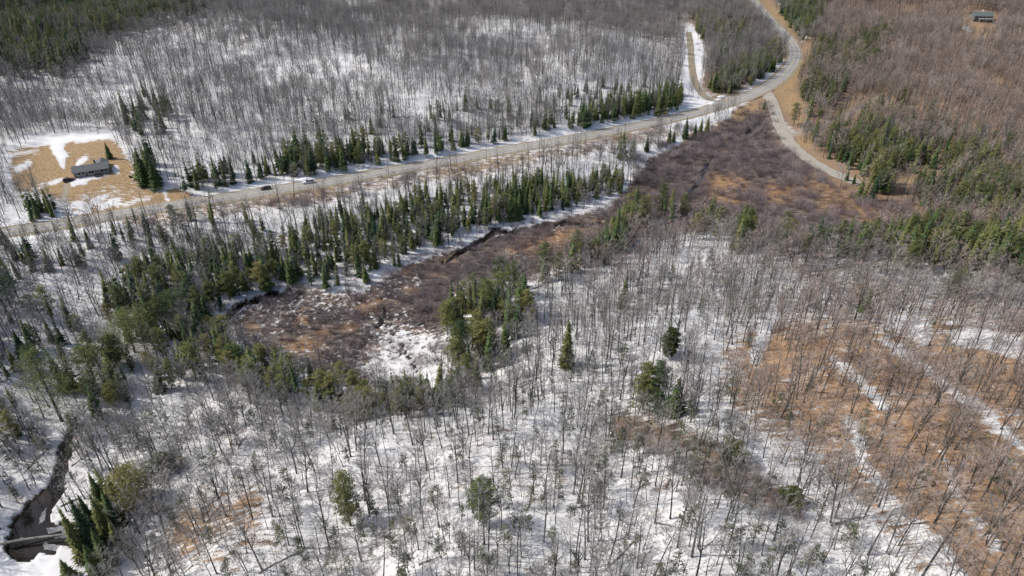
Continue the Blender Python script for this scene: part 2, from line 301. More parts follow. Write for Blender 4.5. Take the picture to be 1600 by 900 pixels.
# ------------------------------------------------------------------ materials
def mat(name, rough=.9):
    m = bpy.data.materials.new(name); m.use_nodes = True
    b = m.node_tree.nodes['Principled BSDF']; b.inputs['Roughness'].default_value = rough
    b.inputs['Specular IOR Level'].default_value = .2
    return m, m.node_tree, b
def N(t, kind, **kw):
    n = t.nodes.new(kind)
    for k, v in kw.items():
        if k in n.inputs.keys(): n.inputs[k].default_value = v
        else: setattr(n, k, v)
    return n
def ramp(t, fac, stops):
    r = t.nodes.new('ShaderNodeValToRGB'); e = r.color_ramp.elements
    while len(e) < len(stops): e.new(.5)
    for q, (p, c) in zip(e, stops): q.position = p; q.color = (*c, 1)
    t.links.new(fac, r.inputs[0]); return r.outputs[0]
def mixc(t, f, a, b):
    n = t.nodes.new('ShaderNodeMix'); n.data_type = 'RGBA'
    for s, v in ((n.inputs[0], f), (n.inputs[6], a), (n.inputs[7], b)):
        if isinstance(v, (int, float)): s.default_value = v
        elif isinstance(v, tuple): s.default_value = (*v, 1)
        else: t.links.new(v, s)
    return n.outputs[2]
def mth(t, op, a, b=None, c=None, clamp=False):
    n = t.nodes.new('ShaderNodeMath'); n.operation = op; n.use_clamp = clamp
    for s, v in zip(n.inputs, (a, b, c)):
        if v is None: continue
        if isinstance(v, (int, float)): s.default_value = v
        else: t.links.new(v, s)
    return n.outputs[0]
def noise(t, scale, detail=3, vec=None, rough=.55):
    n = N(t, 'ShaderNodeTexNoise'); n.inputs['Scale'].default_value = scale; n.inputs['Detail'].default_value = detail; n.inputs['Roughness'].default_value = rough
    if vec is None:
        g = t.nodes.new('ShaderNodeNewGeometry'); vec = g.outputs['Position']
    t.links.new(vec, n.inputs['Vector']); return n.outputs['Fac']
def varied(name, dark, light, rough=.9, scale=.8, contrast=(.3, .7), third=None):
    """a colour that differs from one object to the next and a little within it"""
    m, t, b = mat(name, rough)
    oi = t.nodes.new('ShaderNodeObjectInfo'); nz = noise(t, scale, 2)
    f = mth(t, 'ADD', mth(t, 'MULTIPLY', oi.outputs['Random'], .65), mth(t, 'MULTIPLY', nz, .35))
    t.links.new(ramp(t, f, [(contrast[0]*.5, dark), (contrast[1]+.1, light)] if third is None else [(.12, dark), (.5, light), (.86, third)]), b.inputs['Base Color'])
    return m
def plain(name, col, rough=.7, metal=0, grain=.18, scale=6):
    m, t, b = mat(name, rough); b.inputs['Metallic'].default_value = metal
    nz = noise(t, scale, 3)
    t.links.new(ramp(t, nz, [(.3, tuple(c*(1-grain) for c in col)), (.7, tuple(min(1, c*(1+grain)) for c in col))]), b.inputs['Base Color'])
    return m
M = {}
M['bark'] = varied('bark', (.036,.033,.031), (.115,.107,.100), .95, 1.5)
M['twig'] = varied('twig', (.180,.170,.162), (.375,.358,.340), .95, .5)
M['brown_twig'] = varied('brown_twig', (.215,.170,.148), (.450,.370,.325), .95, .5)
M['pale_bark'] = varied('pale_bark', (.28,.26,.23), (.48,.45,.41), .9, 1.5)
M['alder'] = varied('alder_twig', (.125,.100,.102), (.335,.280,.278), .95, .3)
M['needle'] = varied('spruce_needle', (.030,.058,.030), (.085,.122,.042), .75, .35, third=(.165,.170,.055))
M['pine'] = varied('pine_needle', (.058,.080,.032), (.130,.145,.050), .75, .35, third=(.210,.190,.070))
M['fir'] = varied('fir_needle', (.045,.060,.034), (.120,.130,.070), .8, .35)
M['beech'] = varied('beech_leaf', (.20,.095,.035), (.34,.19,.08), .8, .6)
M['log'] = varied('log_bark', (.08,.07,.06), (.22,.20,.18), .95, 1.2)

# ground
def ground_material():
    m, t, b = mat('ground', .95)
    a1 = N(t, 'ShaderNodeAttribute', attribute_name='cover'); s1 = t.nodes.new('ShaderNodeSeparateColor'); t.links.new(a1.outputs['Color'], s1.inputs[0])
    a2 = N(t, 'ShaderNodeAttribute', attribute_name='soil'); s2 = t.nodes.new('ShaderNodeSeparateColor'); t.links.new(a2.outputs['Color'], s2.inputs[0])
    sn, lf, ms = s1.outputs; gr, gv, wt = s2.outputs
    g = t.nodes.new('ShaderNodeNewGeometry')
    mp = t.nodes.new('ShaderNodeMapping'); mp.inputs['Scale'].default_value = (.55, 1.5, 1); mp.inputs['Rotation'].default_value = (0, 0, .25); t.links.new(g.outputs['Position'], mp.inputs['Vector'])
    big = noise(t, .16, 3); mid = noise(t, .55, 4, mp.outputs[0], .6); fine = noise(t, 3.2, 3)
    # leaf litter, from grey-brown to rust
    litter = mixc(t, lf, ramp(t, fine, [(.3, (.085,.070,.056)), (.7, (.20,.165,.13))]), ramp(t, noise(t, 1.3, 5, None, .72), [(.3, (.14,.090,.060)), (.45, (.29,.180,.108)), (.58, (.40,.265,.160)), (.72, (.50,.38,.26))]))
    litter = mixc(t, mth(t, 'MULTIPLY', mth(t, 'SUBTRACT', big, .45, clamp=True), 2.2, clamp=True), litter, ramp(t, fine, [(.3, (.13,.10,.075)), (.7, (.27,.215,.165))]))
    peat = ramp(t, mid, [(.36, (.022,.019,.018)), (.48, (.070,.058,.054)), (.6, (.14,.108,.090)), (.72, (.26,.185,.125))])
    dry = ramp(t, noise(t, .9, 4), [(.3, (.20,.135,.065)), (.5, (.315,.215,.115)), (.72, (.40,.295,.17))])
    mdry = ramp(t, mid, [(.3, (.16,.085,.045)), (.5, (.34,.195,.09)), (.7, (.44,.29,.14))])
    dry = mixc(t, ms, dry, mdry)
    stone = ramp(t, fine, [(.3, (.25,.225,.185)), (.7, (.38,.345,.29))])
    c = mixc(t, ms, litter, peat); c = mixc(t, gr, c, dry); c = mixc(t, gv, c, stone)
    c = mixc(t, wt, c, (.022,.018,.014))
    # snow lies where the cover beats the noise
    nz = mth(t, 'ADD', mth(t, 'MULTIPLY', mid, .62), mth(t, 'MULTIPLY', fine, .38))
    spot = noise(t, .62, 4, None, .7); nzm = mth(t, 'ADD', mth(t, 'MULTIPLY', spot, .8), mth(t, 'MULTIPLY', fine, .2))
    nz = mth(t, 'ADD', mth(t, 'MULTIPLY', nz, mth(t, 'SUBTRACT', 1.0, ms, clamp=True)), mth(t, 'MULTIPLY', nzm, ms))
    nz = mth(t, 'MULTIPLY_ADD', mth(t, 'SUBTRACT', nz, .5), 1.9, .5)
    f = mth(t, 'MULTIPLY_ADD', mth(t, 'SUBTRACT', sn, nz), 7.0, .5, clamp=True)
    # twigs, bark and needles strewn on the old snow
    bits = mth(t, 'MULTIPLY', mth(t, 'SUBTRACT', noise(t, 2.1, 4, mp.outputs[0], .75), .545, clamp=True), 9.0, clamp=True)
    f = mth(t, 'MULTIPLY', f, mth(t, 'SUBTRACT', 1.0, mth(t, 'MULTIPLY', bits, mth(t, 'MULTIPLY', mth(t, 'LESS_THAN', sn, .93), .6)), clamp=True))
    white = ramp(t, big, [(.3, (.66,.66,.665)), (.7, (.78,.78,.77))])
    thin = mixc(t, mth(t, 'MULTIPLY', mth(t, 'SUBTRACT', 1.0, sn, clamp=True), .35), white, (.45,.42,.38))
    t.links.new(mixc(t, f, c, thin), b.inputs['Base Color'])
    bp = t.nodes.new('ShaderNodeBump'); bp.inputs['Strength'].default_value = .5; bp.inputs['Distance'].default_value = .25
    t.links.new(mth(t, 'ADD', mth(t, 'MULTIPLY', f, .5), mid), bp.inputs['Height']); t.links.new(bp.outputs[0], b.inputs['Normal'])
    return m
M['ground'] = ground_material()

def road_material(name, a, c2, line_yellow=None):
    m, t, b = mat(name, .85)
    fine = noise(t, 5, 3); big = noise(t, .25, 3)
    base = ramp(t, fine, [(.3, a), (.7, c2)])
    base = mixc(t, mth(t, 'MULTIPLY', mth(t, 'SUBTRACT', big, .45, clamp=True), 1.5, clamp=True), base, tuple(v*1.25 for v in c2))
    uv = t.nodes.new('ShaderNodeUVMap'); sp = t.nodes.new('ShaderNodeSeparateXYZ'); t.links.new(uv.outputs[0], sp.inputs[0])
    # wheel tracks worn darker, twice per lane
    w = mth(t, 'MULTIPLY', mth(t, 'COSINE', mth(t, 'MULTIPLY', sp.outputs[0], 2*math.pi*4)), .5)
    t.links.new(mixc(t, mth(t, 'MULTIPLY_ADD', w, .35, .2, clamp=True), base, tuple(v*.72 for v in a)), b.inputs['Base Color'])
    return m
M['asphalt'] = road_material('asphalt', (.275,.268,.255), (.36,.35,.33))
M['gravel'] = road_material('gravel', (.30,.275,.23), (.42,.39,.335))
M['shoulder'] = plain('shoulder_gravel', (.30,.255,.18), .95, 0, .3, 2.5)
M['yellow'] = plain('road_paint_yellow', (.55,.45,.22), .7, 0, .2, 1.5)
M['white'] = plain('road_paint_white', (.58,.57,.53), .7, 0, .15, 1.5)

# ------------------------------------------------------------------ mesh helpers
def link(o): C.objects.link(o); return o
def mesh_obj(name, V, Fs, mats, parent=None, mi=None, smooth=False, do_link=True):
    me = bpy.data.meshes.new(name); me.from_pydata([tuple(v) for v in V], [], Fs); 
    for m in (mats if isinstance(mats, (list, tuple)) else [mats]): me.materials.append(m)
    if mi is not None: me.polygons.foreach_set('material_index', np.asarray(mi, np.int32))
    if smooth: me.polygons.foreach_set('use_smooth', np.ones(len(Fs), bool))
    me.update(); o = bpy.data.objects.new(name, me)
    if do_link: link(o)
    if parent is not None: o.parent = parent
    return o
def tag(o, label, cat, group=None):
    o['label'] = label; o['category'] = cat
    if group: o['group'] = group
    return o
def root(name, loc, rz, label, cat, group=None):
    o = link(bpy.data.objects.new(name, None)); o.location = loc; o.rotation_euler = (0, 0, rz); o.empty_display_size = .5
    return tag(o, label, cat, group)
class MB:
    def __init__(s): s.V = []; s.F = []; s.m = []
    def tube(s, pts, rad, n=4, mi=0, cap=False):
        pts = [Vector(p) for p in pts]; base = len(s.V); k = len(pts)
        for i, p in enumerate(pts):
            d = (pts[min(i+1, k-1)]-pts[max(i-1, 0)]).normalized()
            a = d.orthogonal().normalized(); b = d.cross(a)
            if i == k-1 and rad[i] < 1e-4: s.V.append(p); continue
            for j in range(n):
                q = 2*math.pi*j/n; s.V.append(p+(a*math.cos(q)+b*math.sin(q))*rad[i])
        for i in range(k-1):
            tip = i == k-2 and rad[-1] < 1e-4
            for j in range(n):
                j2 = (j+1) % n; A = base+i*n
                s.F.append((A+j, A+j2, A+n) if tip else (A+j, A+j2, A+n+j2, A+n+j)); s.m.append(mi)
        if cap:
            s.F.append(tuple(base+j for j in reversed(range(n)))); s.m.append(mi)
            if rad[-1] >= 1e-4: s.F.append(tuple(base+(k-1)*n+j for j in range(n))); s.m.append(mi)
    def cone(s, p, q, r, mi=0):
        s.tube([p, q], [r, 0], 3, mi)
    def tri(s, a, b, c, mi=0):
        n = len(s.V); s.V += [Vector(a), Vector(b), Vector(c)]; s.F.append((n, n+1, n+2)); s.m.append(mi)
    def quad(s, a, b, c, d, mi=0):
        n = len(s.V); s.V += [Vector(a), Vector(b), Vector(c), Vector(d)]; s.F.append((n, n+1, n+2, n+3)); s.m.append(mi)
    def box(s, lo, hi, mi=0):
        (a, b, c), (d, e, f) = lo, hi; n = len(s.V)
        s.V += [Vector(v) for v in ((a,b,c),(d,b,c),(d,e,c),(a,e,c),(a,b,f),(d,b,f),(d,e,f),(a,e,f))]
        for q in ((0,3,2,1),(4,5,6,7),(0,1,5,4),(1,2,6,5),(2,3,7,6),(3,0,4,7)): s.F.append(tuple(n+i for i in q)); s.m.append(mi)
    def build(s, name, mats, parent=None, **kw): return mesh_obj(name, s.V, s.F, mats, parent, s.m, **kw)
    def join(s, o, dm=0):
        n = len(s.V); s.V += o.V; s.F += [tuple(i+n for i in f) for f in o.F]; s.m += [q+dm for q in o.m]; return s

# ------------------------------------------------------------------ the ground sheet
def ground():
    U = np.concatenate([[-12,-6,-3.5,-2.2,-1.6,-1.25], np.linspace(-1.0, 1.0, 660), [1.25,1.6,2.2,3.5,6,12]])
    ys = [-900,-500,-250,-120,-50,-10,15,30]; y = 40.0
    while y < 1150: ys.append(y); y += max(.45, y*.0062)
    ys += [1250,1400,1650,2000,2600,3400,4500,6000,9000,14000]
    Y = np.array(ys, float)
    X, YY = np.meshgrid(U, Y); X = X*(np.maximum(YY, 0)+60)
    Z = height(X, YY)
    px, py, dep = project(X, YY, Z)
    py = np.where(dep < 20, 1140, py); px = np.where(dep < 20, 800+X*8, px)
    wob = 14*180/np.maximum(dep, 60)
    wx = px+(fbm(X/6, YY/6, 3)-.5)*wob; wy = py+(fbm(X/6, YY/6, 8)-.5)*wob*.5
    sn, lf, ms, gr, gv = (look(m, wx, wy) for m in (snow, leaf, m_marsh, grass, gravel))
    wj = 40*np.clip(120/np.maximum(dep, 60), .1, 1); wt = look(water, px+(fbm(X/2.6, YY/2.6, 91)-.5)*wj*.5, py+(fbm(X/2.6, YY/2.6, 93)-.5)*wj*.3)
    gr = gr*np.clip(.55+.9*(fbm(X/11, YY/11, 77)-.2), 0, 1)**np.where(ms > .5, 1.5, .3)
    sn = np.clip(sn+(fbm(X/14, YY/14, 55)-.5)*.36*(sn < .93)*(sn > .12), 0, 1)*(1-np.clip(wt*1.5, 0, 1))
    rd = np.clip(look(roadmask, px, py), 0, 1)
    Z = Z+relief(X, YY, .75)*(1-.55*ms)*(1-np.clip(look(m_lawn, px, py)*.8+rd*1.4+wt, 0, 1))*np.clip((1200-YY)/300, 0, 1)
    Z = Z+sn*(1-rd)*.18 - .75*np.clip(wt*1.3, 0, 1)
    # the road beds: cut level with the carriageway
    for cxy, cz, hw in BEDS:
        Z = bed(X, YY, Z, cxy, cz, hw)
    h, w = X.shape
    V = np.stack([X, YY, Z], -1).reshape(-1, 3)
    idx = np.arange(h*w).reshape(h, w)
    q = np.stack([idx[:-1,:-1], idx[:-1,1:], idx[1:,1:], idx[1:,:-1]], -1).reshape(-1, 4)
    me = bpy.data.meshes.new('ground'); me.vertices.add(len(V)); me.vertices.foreach_set('co', V.ravel().astype(np.float32))
    me.loops.add(q.size); me.loops.foreach_set('vertex_index', q.ravel().astype(np.int32))
    me.polygons.add(len(q)); me.polygons.foreach_set('loop_start', np.arange(0, q.size, 4, dtype=np.int32)); me.polygons.foreach_set('loop_total', np.full(len(q), 4, np.int32))
    me.polygons.foreach_set('use_smooth', np.ones(len(q), bool)); me.update(calc_edges=True)
    for nm, ch in (('cover', (sn, lf, ms)), ('soil', (gr, gv, wt))):
        at_ = me.attributes.new(nm, 'FLOAT_COLOR', 'POINT')
        at_.data.foreach_set('color', np.stack([c.ravel() for c in ch]+[np.ones(h*w)], -1).ravel().astype(np.float32))
    me.materials.append(M['ground']); o = link(bpy.data.objects.new('ground', me)); o['kind'] = 'structure'
    return o
def smooth_path(pix, n=12):
    P = at(np.array([p[0] for p in pix]), np.array([p[1] for p in pix])); out = []
    for i in range(len(P)-1):
        a, b, c, d = P[max(i-1, 0)], P[i], P[i+1], P[min(i+2, len(P)-1)]
        for k in range(n):
            t = k/n; out.append(.5*((2*b)+(c-a)*t+(2*a-5*b+4*c-d)*t*t+(3*b-a-3*c+d)*t**3))
    out.append(P[-1]); out = np.array(out)
    for _ in range(30):
        z = out[:,2].copy(); z[1:-1] = (z[:-2]+2*z[1:-1]+z[2:])/4; out[:,2] = z
    for _ in range(6):
        q = out[:,:2].copy(); q[1:-1] = (q[:-2]+2*q[1:-1]+q[2:])/4; out[:,:2] = q
    return out
def bed(X, Y, Z, path, pz, hw):
    sub = path[::3]; sz = pz[::3]
    near = np.where((X > path[:,0].min()-30) & (X < path[:,0].max()+30) & (Y > path[:,1].min()-30) & (Y < path[:,1].max()+30))
    xs = X[near]; ys = Y[near]; best = np.full(xs.shape, 1e9); bz = np.zeros(xs.shape)
    for k in range(len(sub)-1):
        a = sub[k]; d = sub[k+1]-a; L = max(d@d, 1e-6)
        t = np.clip(((xs-a[0])*d[0]+(ys-a[1])*d[1])/L, 0, 1)
        r = np.hypot(xs-a[0]-t*d[0], ys-a[1]-t*d[1]); zz = sz[k]*(1-t)+sz[k+1]*t
        m = r < best; best[m] = r[m]; bz[m] = zz[m]
    w = np.clip(1-(best-hw)/5.0, 0, 1); w = w*w*(3-2*w)
    Z[near] = Z[near]*(1-w)+(bz-.22)*w
    return Z
def ribbon(name, path, offs, lift, m, kind=True, uvw=True, parent=None, i0=0, i1=None, wob=0):
    P = path[i0:i1]; d = np.gradient(P[:,:2], axis=0); d /= np.linalg.norm(d, axis=1)[:,None]; nrm = np.stack([-d[:,1], d[:,0]], -1)
    V = []; k = len(offs)
    for i in range(len(P)):
        for j, (o, dz) in enumerate(offs):
            ww = wob*(vnoise(np.array([P[i,0]*.25]), np.array([P[i,1]*.25+j*9.]), 4)[0]-.5) if j in (0, k-1) else 0
            V.append((P[i,0]+nrm[i,0]*(o+ww), P[i,1]+nrm[i,1]*(o+ww), P[i,2]+lift+dz))
    Fs = [(i*k+j, (i+1)*k+j, (i+1)*k+j+1, i*k+j+1) for i in range(len(P)-1) for j in range(k-1)]
    o = mesh_obj(name, V, Fs, m)
    me = o.data; uv = me.uv_layers.new(name='UVMap'); w0, w1 = offs[0][0], offs[-1][0]
    arr = np.array([((offs[v % k][0]-w0)/(w1-w0), v//k*.1) for l in me.loops for v in (l.vertex_index,)], np.float32)
    uv.data.foreach_set('uv', arr.ravel())
    if o.data.polygons[0].normal.z < 0: o.data.flip_normals()
    if kind: o['kind'] = 'structure'
    if parent is not None: o.parent = parent
    return o
hp = smooth_path(ROAD); sp_ = smooth_path(SIDE); dp = smooth_path(DRIVE); tp = smooth_path(TRACK)
BEDS = [(hp[:,:2], hp[:,2]+.3, 6.8), (sp_[:,:2], sp_[:,2]+.25, 4.6), (dp[:,:2], dp[:,2]+.1, 2.6)]
roadmask = np.maximum(line(ROAD, 24, 4), np.maximum(line(SIDE, 26, 4), line(DRIVE, 12, 3)))
ground_o = ground()
ribbon('road_shoulder', hp, [(-5.9,-.12),(-3.6,.0),(3.6,.0),(5.9,-.12)], .32, M['shoulder'], wob=1.2)
ribbon('highway', hp, [(-3.75,.0),(-1.9,.04),(0,.07),(1.9,.04),(3.75,.0)], .36, M['asphalt'])
for nm, o, m in (('centre_line', .0, M['yellow']), ('edge_line', -3.4, M['white']), ('edge_line', 3.4, M['white'])):
    ribbon(nm, hp, [(o-.15,0),(o+.15,0)] if o == 0 else [(o-.08,0),(o+.08,0)], .455 if o == 0 else .385, m)
ribbon('side_road', sp_, [(-3.6,-.05),(-1.5,.0),(1.5,.0),(3.6,-.05)], .30, M['gravel'], wob=1.0)
ribbon('driveway', dp, [(-2.3,-.05),(0,0),(2.3,-.05)], .12, M['shoulder'], wob=.8)

# ------------------------------------------------------------------ water, and one marsh shadow laid as a water strip
def water_material():
    m, t, b = mat('water', .06); b.inputs['Base Color'].default_value = (.012,.010,.008,1); b.inputs['Specular IOR Level'].default_value = .3
    bp = t.nodes.new('ShaderNodeBump'); bp.inputs['Strength'].default_value = .12; bp.inputs['Distance'].default_value = .05
    t.links.new(noise(t, 1.6, 2), bp.inputs['Height']); t.links.new(bp.outputs[0], b.inputs['Normal']); return m
M['water'] = water_material()
def stream(name, pix, wpx, level):
    w = np.broadcast_to(np.asarray(wpx, float), (len(pix),)); P = smooth_path(pix, 8)
    wi = np.interp(np.linspace(0, len(pix)-1, len(P)), np.arange(len(pix)), w)
    d = np.gradient(P[:,:2], axis=0); d /= np.linalg.norm(d, axis=1)[:,None]
    dep = P[:,1]*CP-(P[:,2]-H)*SP; sinv = (H-P[:,2])/np.hypot(np.hypot(P[:,0], P[:,1]), H-P[:,2])
    half = wi*dep/F*(np.abs(d[:,1])+np.abs(d[:,0])/sinv)*.5+1.2
    V = []
    for i in range(len(P)):
        nx, ny = -d[i,1], d[i,0]
        for s in (-1, 1): V.append((P[i,0]+nx*half[i]*s, P[i,1]+ny*half[i]*s, P[i,2]+level))
    o = mesh_obj(name, V, [(2*i, 2*i+2, 2*i+3, 2*i+1) for i in range(len(P)-1)], M['water'])
    if o.data.polygons[0].normal.z < 0: o.data.flip_normals()
    o['kind'] = 'structure'; return o
for i, (p_, w_) in enumerate(water_and_shade_lines): stream('creek_water' if i == 0 else 'marsh_channel_or_shade', p_, w_, -.42)  # third strip stands for a dark shadow in the marsh, not a channel
pp = at(np.array([18,42,72,119,126,128,100,72,40]), np.array([858,822,812,815,838,860,856,872,868]))
pool = mesh_obj('creek_pool', [(a, b, pp[:,2].min()-.25) for a, b, c in pp], [tuple(range(len(pp)))], M['water']); pool['kind'] = 'structure'
if pool.data.polygons[0].normal.z < 0: pool.data.flip_normals()

M['ice'] = plain('grey_river_ice', (.22,.225,.23), .35, 0, .35, .7)
lev = pp[:,2].min()-.25
def ice(pts, lift):
    q = at(np.array([p[0] for p in pts], float), np.array([p[1] for p in pts], float)); n = len(q); V = []
    for k in range(n*4):
        a = q[k//4]; b = q[(k//4+1) % n]; t = (k % 4)/4; c = a*(1-t)+b*t; V.append((c[0]+R0.uniform(-.25,.25), c[1]+R0.uniform(-.25,.25)))
    m = len(V); VV = [(a, b, lev+lift) for a, b in V]+[(a, b, lev-.1) for a, b in V]
    o = mesh_obj('river_ice', VV, [tuple(range(m))]+[(i, i+m, (i+1) % m+m, (i+1) % m) for i in range(m)], M['ice'])
    if o.data.polygons[0].normal.z < 0: o.data.flip_normals()
    o['kind'] = 'structure'
R0 = random.Random(3)
ice([(72,824),(100,819),(120,824),(121,836),(95,839),(76,836)], .05); ice([(30,838),(40,842),(38,847),(28,845)], .04); ice([(66,845),(84,847),(98,852),(84,858),(68,855)], .06)
ice([(64,800),(72,792),(70,812),(60,818)], .05); ice([(94,712),(98,730),(92,748),(88,735)], .05)
# ------------------------------------------------------------------ trees
R = random.Random(11)
def u(a, b): return R.uniform(a, b)
def bare_tree_mesh(kind):
    """trunk and crown of a leafless hardwood about 18 m high; kind: tall, broad, pole, brush"""
    T, K = MB(), MB()
    h = {'tall': 18, 'broad': 15, 'pole': 15, 'fork': 18}[kind]*u(.93, 1.07)
    r0 = {'tall': .19, 'broad': .17, 'pole': .095, 'fork': .20}[kind]
    lx, ly = u(-.06, .06), u(-.06, .06); bend = u(0, 6.28)
    def axis(t): return Vector((lx*h*t+.35*math.sin(3.1*t+bend)*t, ly*h*t+.35*math.cos(2.6*t+bend)*t, h*t))
    top = .9
    ts = [0,.02,.1,.2,.3,.4,.5,.6,.7,.8,top]
    T.tube([axis(t) for t in ts], [r0*1.5, r0*1.1]+[r0*(1-.85*t) for t in ts[2:-1]]+[.02], 6)
    first = {'tall': .42, 'broad': .28, 'pole': .55, 'fork': .38}[kind]
    nl = {'tall': 11, 'broad': 17, 'pole': 8, 'fork': 8}[kind]
    spread = {'tall': 3.0, 'broad': 3.8, 'pole': 1.7, 'fork': 3.0}[kind]
    dens = {'tall': 1.0, 'broad': 1.5, 'pole': .8, 'fork': 1.0}[kind]
    limbs = []
    for i in range(nl):
        t = first+(top-first)*((i+u(.1,.9))/nl); az = i*2.4+u(-.5,.5); out = spread*(1-.55*(t-first)/(1-first))*u(.65,1.15)
        up = out*u(.75,1.4)
        limbs.append((axis(t), az, out, up, r0*(1-.85*t)*.62))
    if kind == 'fork':
        for s in (0, 1, 2):
            az = bend+s*2.1; limbs.append((axis(.40+.05*s), az, 2.6, 7.5, r0*.55))
    limbs.append((axis(top), bend, .3, h*.1, .025))
    for p, az, out, up, r in limbs:
        d = Vector((math.cos(az), math.sin(az), 0))
        m1 = p+d*out*.5+Vector((u(-.2,.2), u(-.2,.2), up*.36)); e = p+d*out+Vector((u(-.2,.2), u(-.2,.2), up))
        K.tube([p, m1, e], [r, r*.62, .012], 3, 0)
        L = (e-p).length; nb = max(3, int(L*1.45*dens))
        for j in range(nb):
            s = u(.25, 1.0) if j else 1.0
            q = p.lerp(m1, s*2) if s < .5 else m1.lerp(e, s*2-1)
            a2 = az+u(-1.5,1.5); l2 = u(.9,1.9)*(1.15-.4*s)
            e2 = q+Vector((math.cos(a2)*l2*.75, math.sin(a2)*l2*.75, l2*u(.35,.95)))
            K.tube([q, e2], [.026, .008], 3, 1)
            for k in range(int(round(6.0*dens))):
                s2 = u(.15, 1); q2 = q.lerp(e2, s2); a3 = a2+u(-1.4,1.4); l3 = u(.55,1.15)
                K.cone(q2, q2+Vector((math.cos(a3)*l3*.7, math.sin(a3)*l3*.7, l3*u(.25,.9))), u(.018,.028), 1)
    return T, K
def spruce_mesh(h, w, dens=1.0, low=.03, fine=1.0):
    T, K = MB(), MB()
    T.tube([(0,0,0),(0,0,h*.5),(0,0,h*.98)], [.018*h*.7, .011*h*.7, .01], 5)
    n = int(h*2.5*dens); 
    for i in range(n):
        t = low+(1-low)*(i+u(0,.8))/n; z = h*t
        rad = w*(1-t)**.85*u(.72,1.15)+.12
        nb = int((7 if t < .7 else 5)*fine)
        off = u(0, 6.28)
        for j in range(nb):
            if R.random() < .1: continue
            a = off+6.283*j/nb+u(-.35,.35); l = rad*u(.7,1.18); d = Vector((math.cos(a), math.sin(a), 0)); sd = Vector((-d.y, d.x, 0))
            p = Vector((0,0,z+.12*l)); tip = p+d*l+Vector((0,0,-.30*l+u(-.08,.1)*l)); mid = p.lerp(tip, .55)+Vector((0,0,.05*l))
            wd = (l*.30*u(.8,1.3)+.06)/fine**.8
            if fine > 1.2:
                for s3 in (.35,.6,.8,.95):
                    for s in (-1, 1):
                        q = p.lerp(tip, s3); K.tri(q, q+sd*s*l*.36*(1.1-s3)+d*l*.16+Vector((0,0,-.05*l)), q+d*l*.17+Vector((0,0,-.02)), 0)
            # a bough: ridge with two drooping skirts of shoots, cut into ragged fingers
            for s in (-1, 1):
                K.tri(p, mid, p.lerp(tip,.35)+sd*s*wd*.8+Vector((0,0,-.16*l-.05)), 0)
                K.tri(p.lerp(mid,.6), tip, mid+sd*s*wd+Vector((0,0,-.13*l-.06)), 0)
            K.tri(mid, tip+Vector((0,0,-.1)), mid+Vector((0,0,-.26*l-.12)), 0)
    for k in range(4): K.cone((0,0,h*.93), (u(-.08,.08),u(-.08,.08),h*(1.0+.03*k)), .06, 0)
    return T, K
def clump(K, c, r, n, mi=0, flat=.7, size=.42):
    for _ in range(n):
        a = u(0, 6.283); b = math.acos(u(-1, 1)); rr = r*u(.45, 1.0)
        d = Vector((math.sin(b)*math.cos(a), math.sin(b)*math.sin(a), math.cos(b)*flat)); p = c+d*rr
        v1 = Vector((u(-1,1), u(-1,1), u(-.4,.6)))*size; v2 = Vector((u(-1,1), u(-1,1), u(-.4,.4)))*size*.7
        K.tri(p, p+v1, p+v2+d*size*.6, mi)
def pine_mesh(h, w, low=.25, n=34, dn=1.0, sz=.46, conic=False):
    T, K = MB(), MB()
    T.tube([(0,0,0),(.1,.05,h*.4),(.05,-.1,h*.93)], [.26*h/16, .19*h/16, .04], 6)
    for i in range(n):
        t = low+(1-low)*((i+u(0,1))/n); prof = math.sin(math.pi*min(1, .16+.84*(t-low)/(1-low)))**.7
        if conic: prof = 1.1*(1-(t-low)/(1-low))**.75+.06
        a = i*2.4+u(-.4,.4); l = w*prof*(u(.25,1.35) if conic else u(.45,1.08))+.2
        p = Vector((.06,0,h*t*.96)); c = p+Vector((math.cos(a)*l, math.sin(a)*l, l*u(.05,.35)))
        T.tube([p+Vector((0,0,-.2*l)), c], [.05, .015], 3)
        clump(K, c, w*(.33 if not conic else .15+.2*prof)*u(.8,1.25), int(58*dn*(.55 if conic else 1)), 0, .6, sz)
        if l > w*.5: clump(K, p.lerp(c, .5), w*.28, int(34*dn), 0, .6, sz)
    clump(K, Vector((0,0,h*.97)), w*.22, 26, 0, 1.1, .34)
    return T, K
def fir_sapling(h):
    """thin young understorey evergreen with see-through tufts"""
    T, K = MB(), MB()
    T.tube([(0,0,0),(u(-.2,.2),u(-.2,.2),h)], [.05, .012], 4)
    for i in range(int(h*4.2)):
        t = u(.28, 1); a = u(0, 6.283); l = (1.02-t*.75)*u(.5,1.0)*h*.23
        p = Vector((0,0,h*t)); c = p+Vector((math.cos(a)*l, math.sin(a)*l, u(-.1,.25)*l))
        T.cone(p, c, .02); clump(K, c, .36, 14, 0, .5, .30)
    return T, K
def beech_sapling(h):
    T, K = MB(), MB()
    T.tube([(0,0,0),(u(-.2,.2),u(-.2,.2),h)], [.05, .012], 4)
    for i in range(int(h*3.2)):
        t = u(.25,1); a = u(0,6.283); l = u(.5,1.1)*h*.22*(1.15-.6*t); p = Vector((0,0,h*t)); c = p+Vector((math.cos(a)*l, math.sin(a)*l, .3*l))
        T.cone(p, c, .02); clump(K, c, .42, 8, 0, .6, .17)
    return T, K
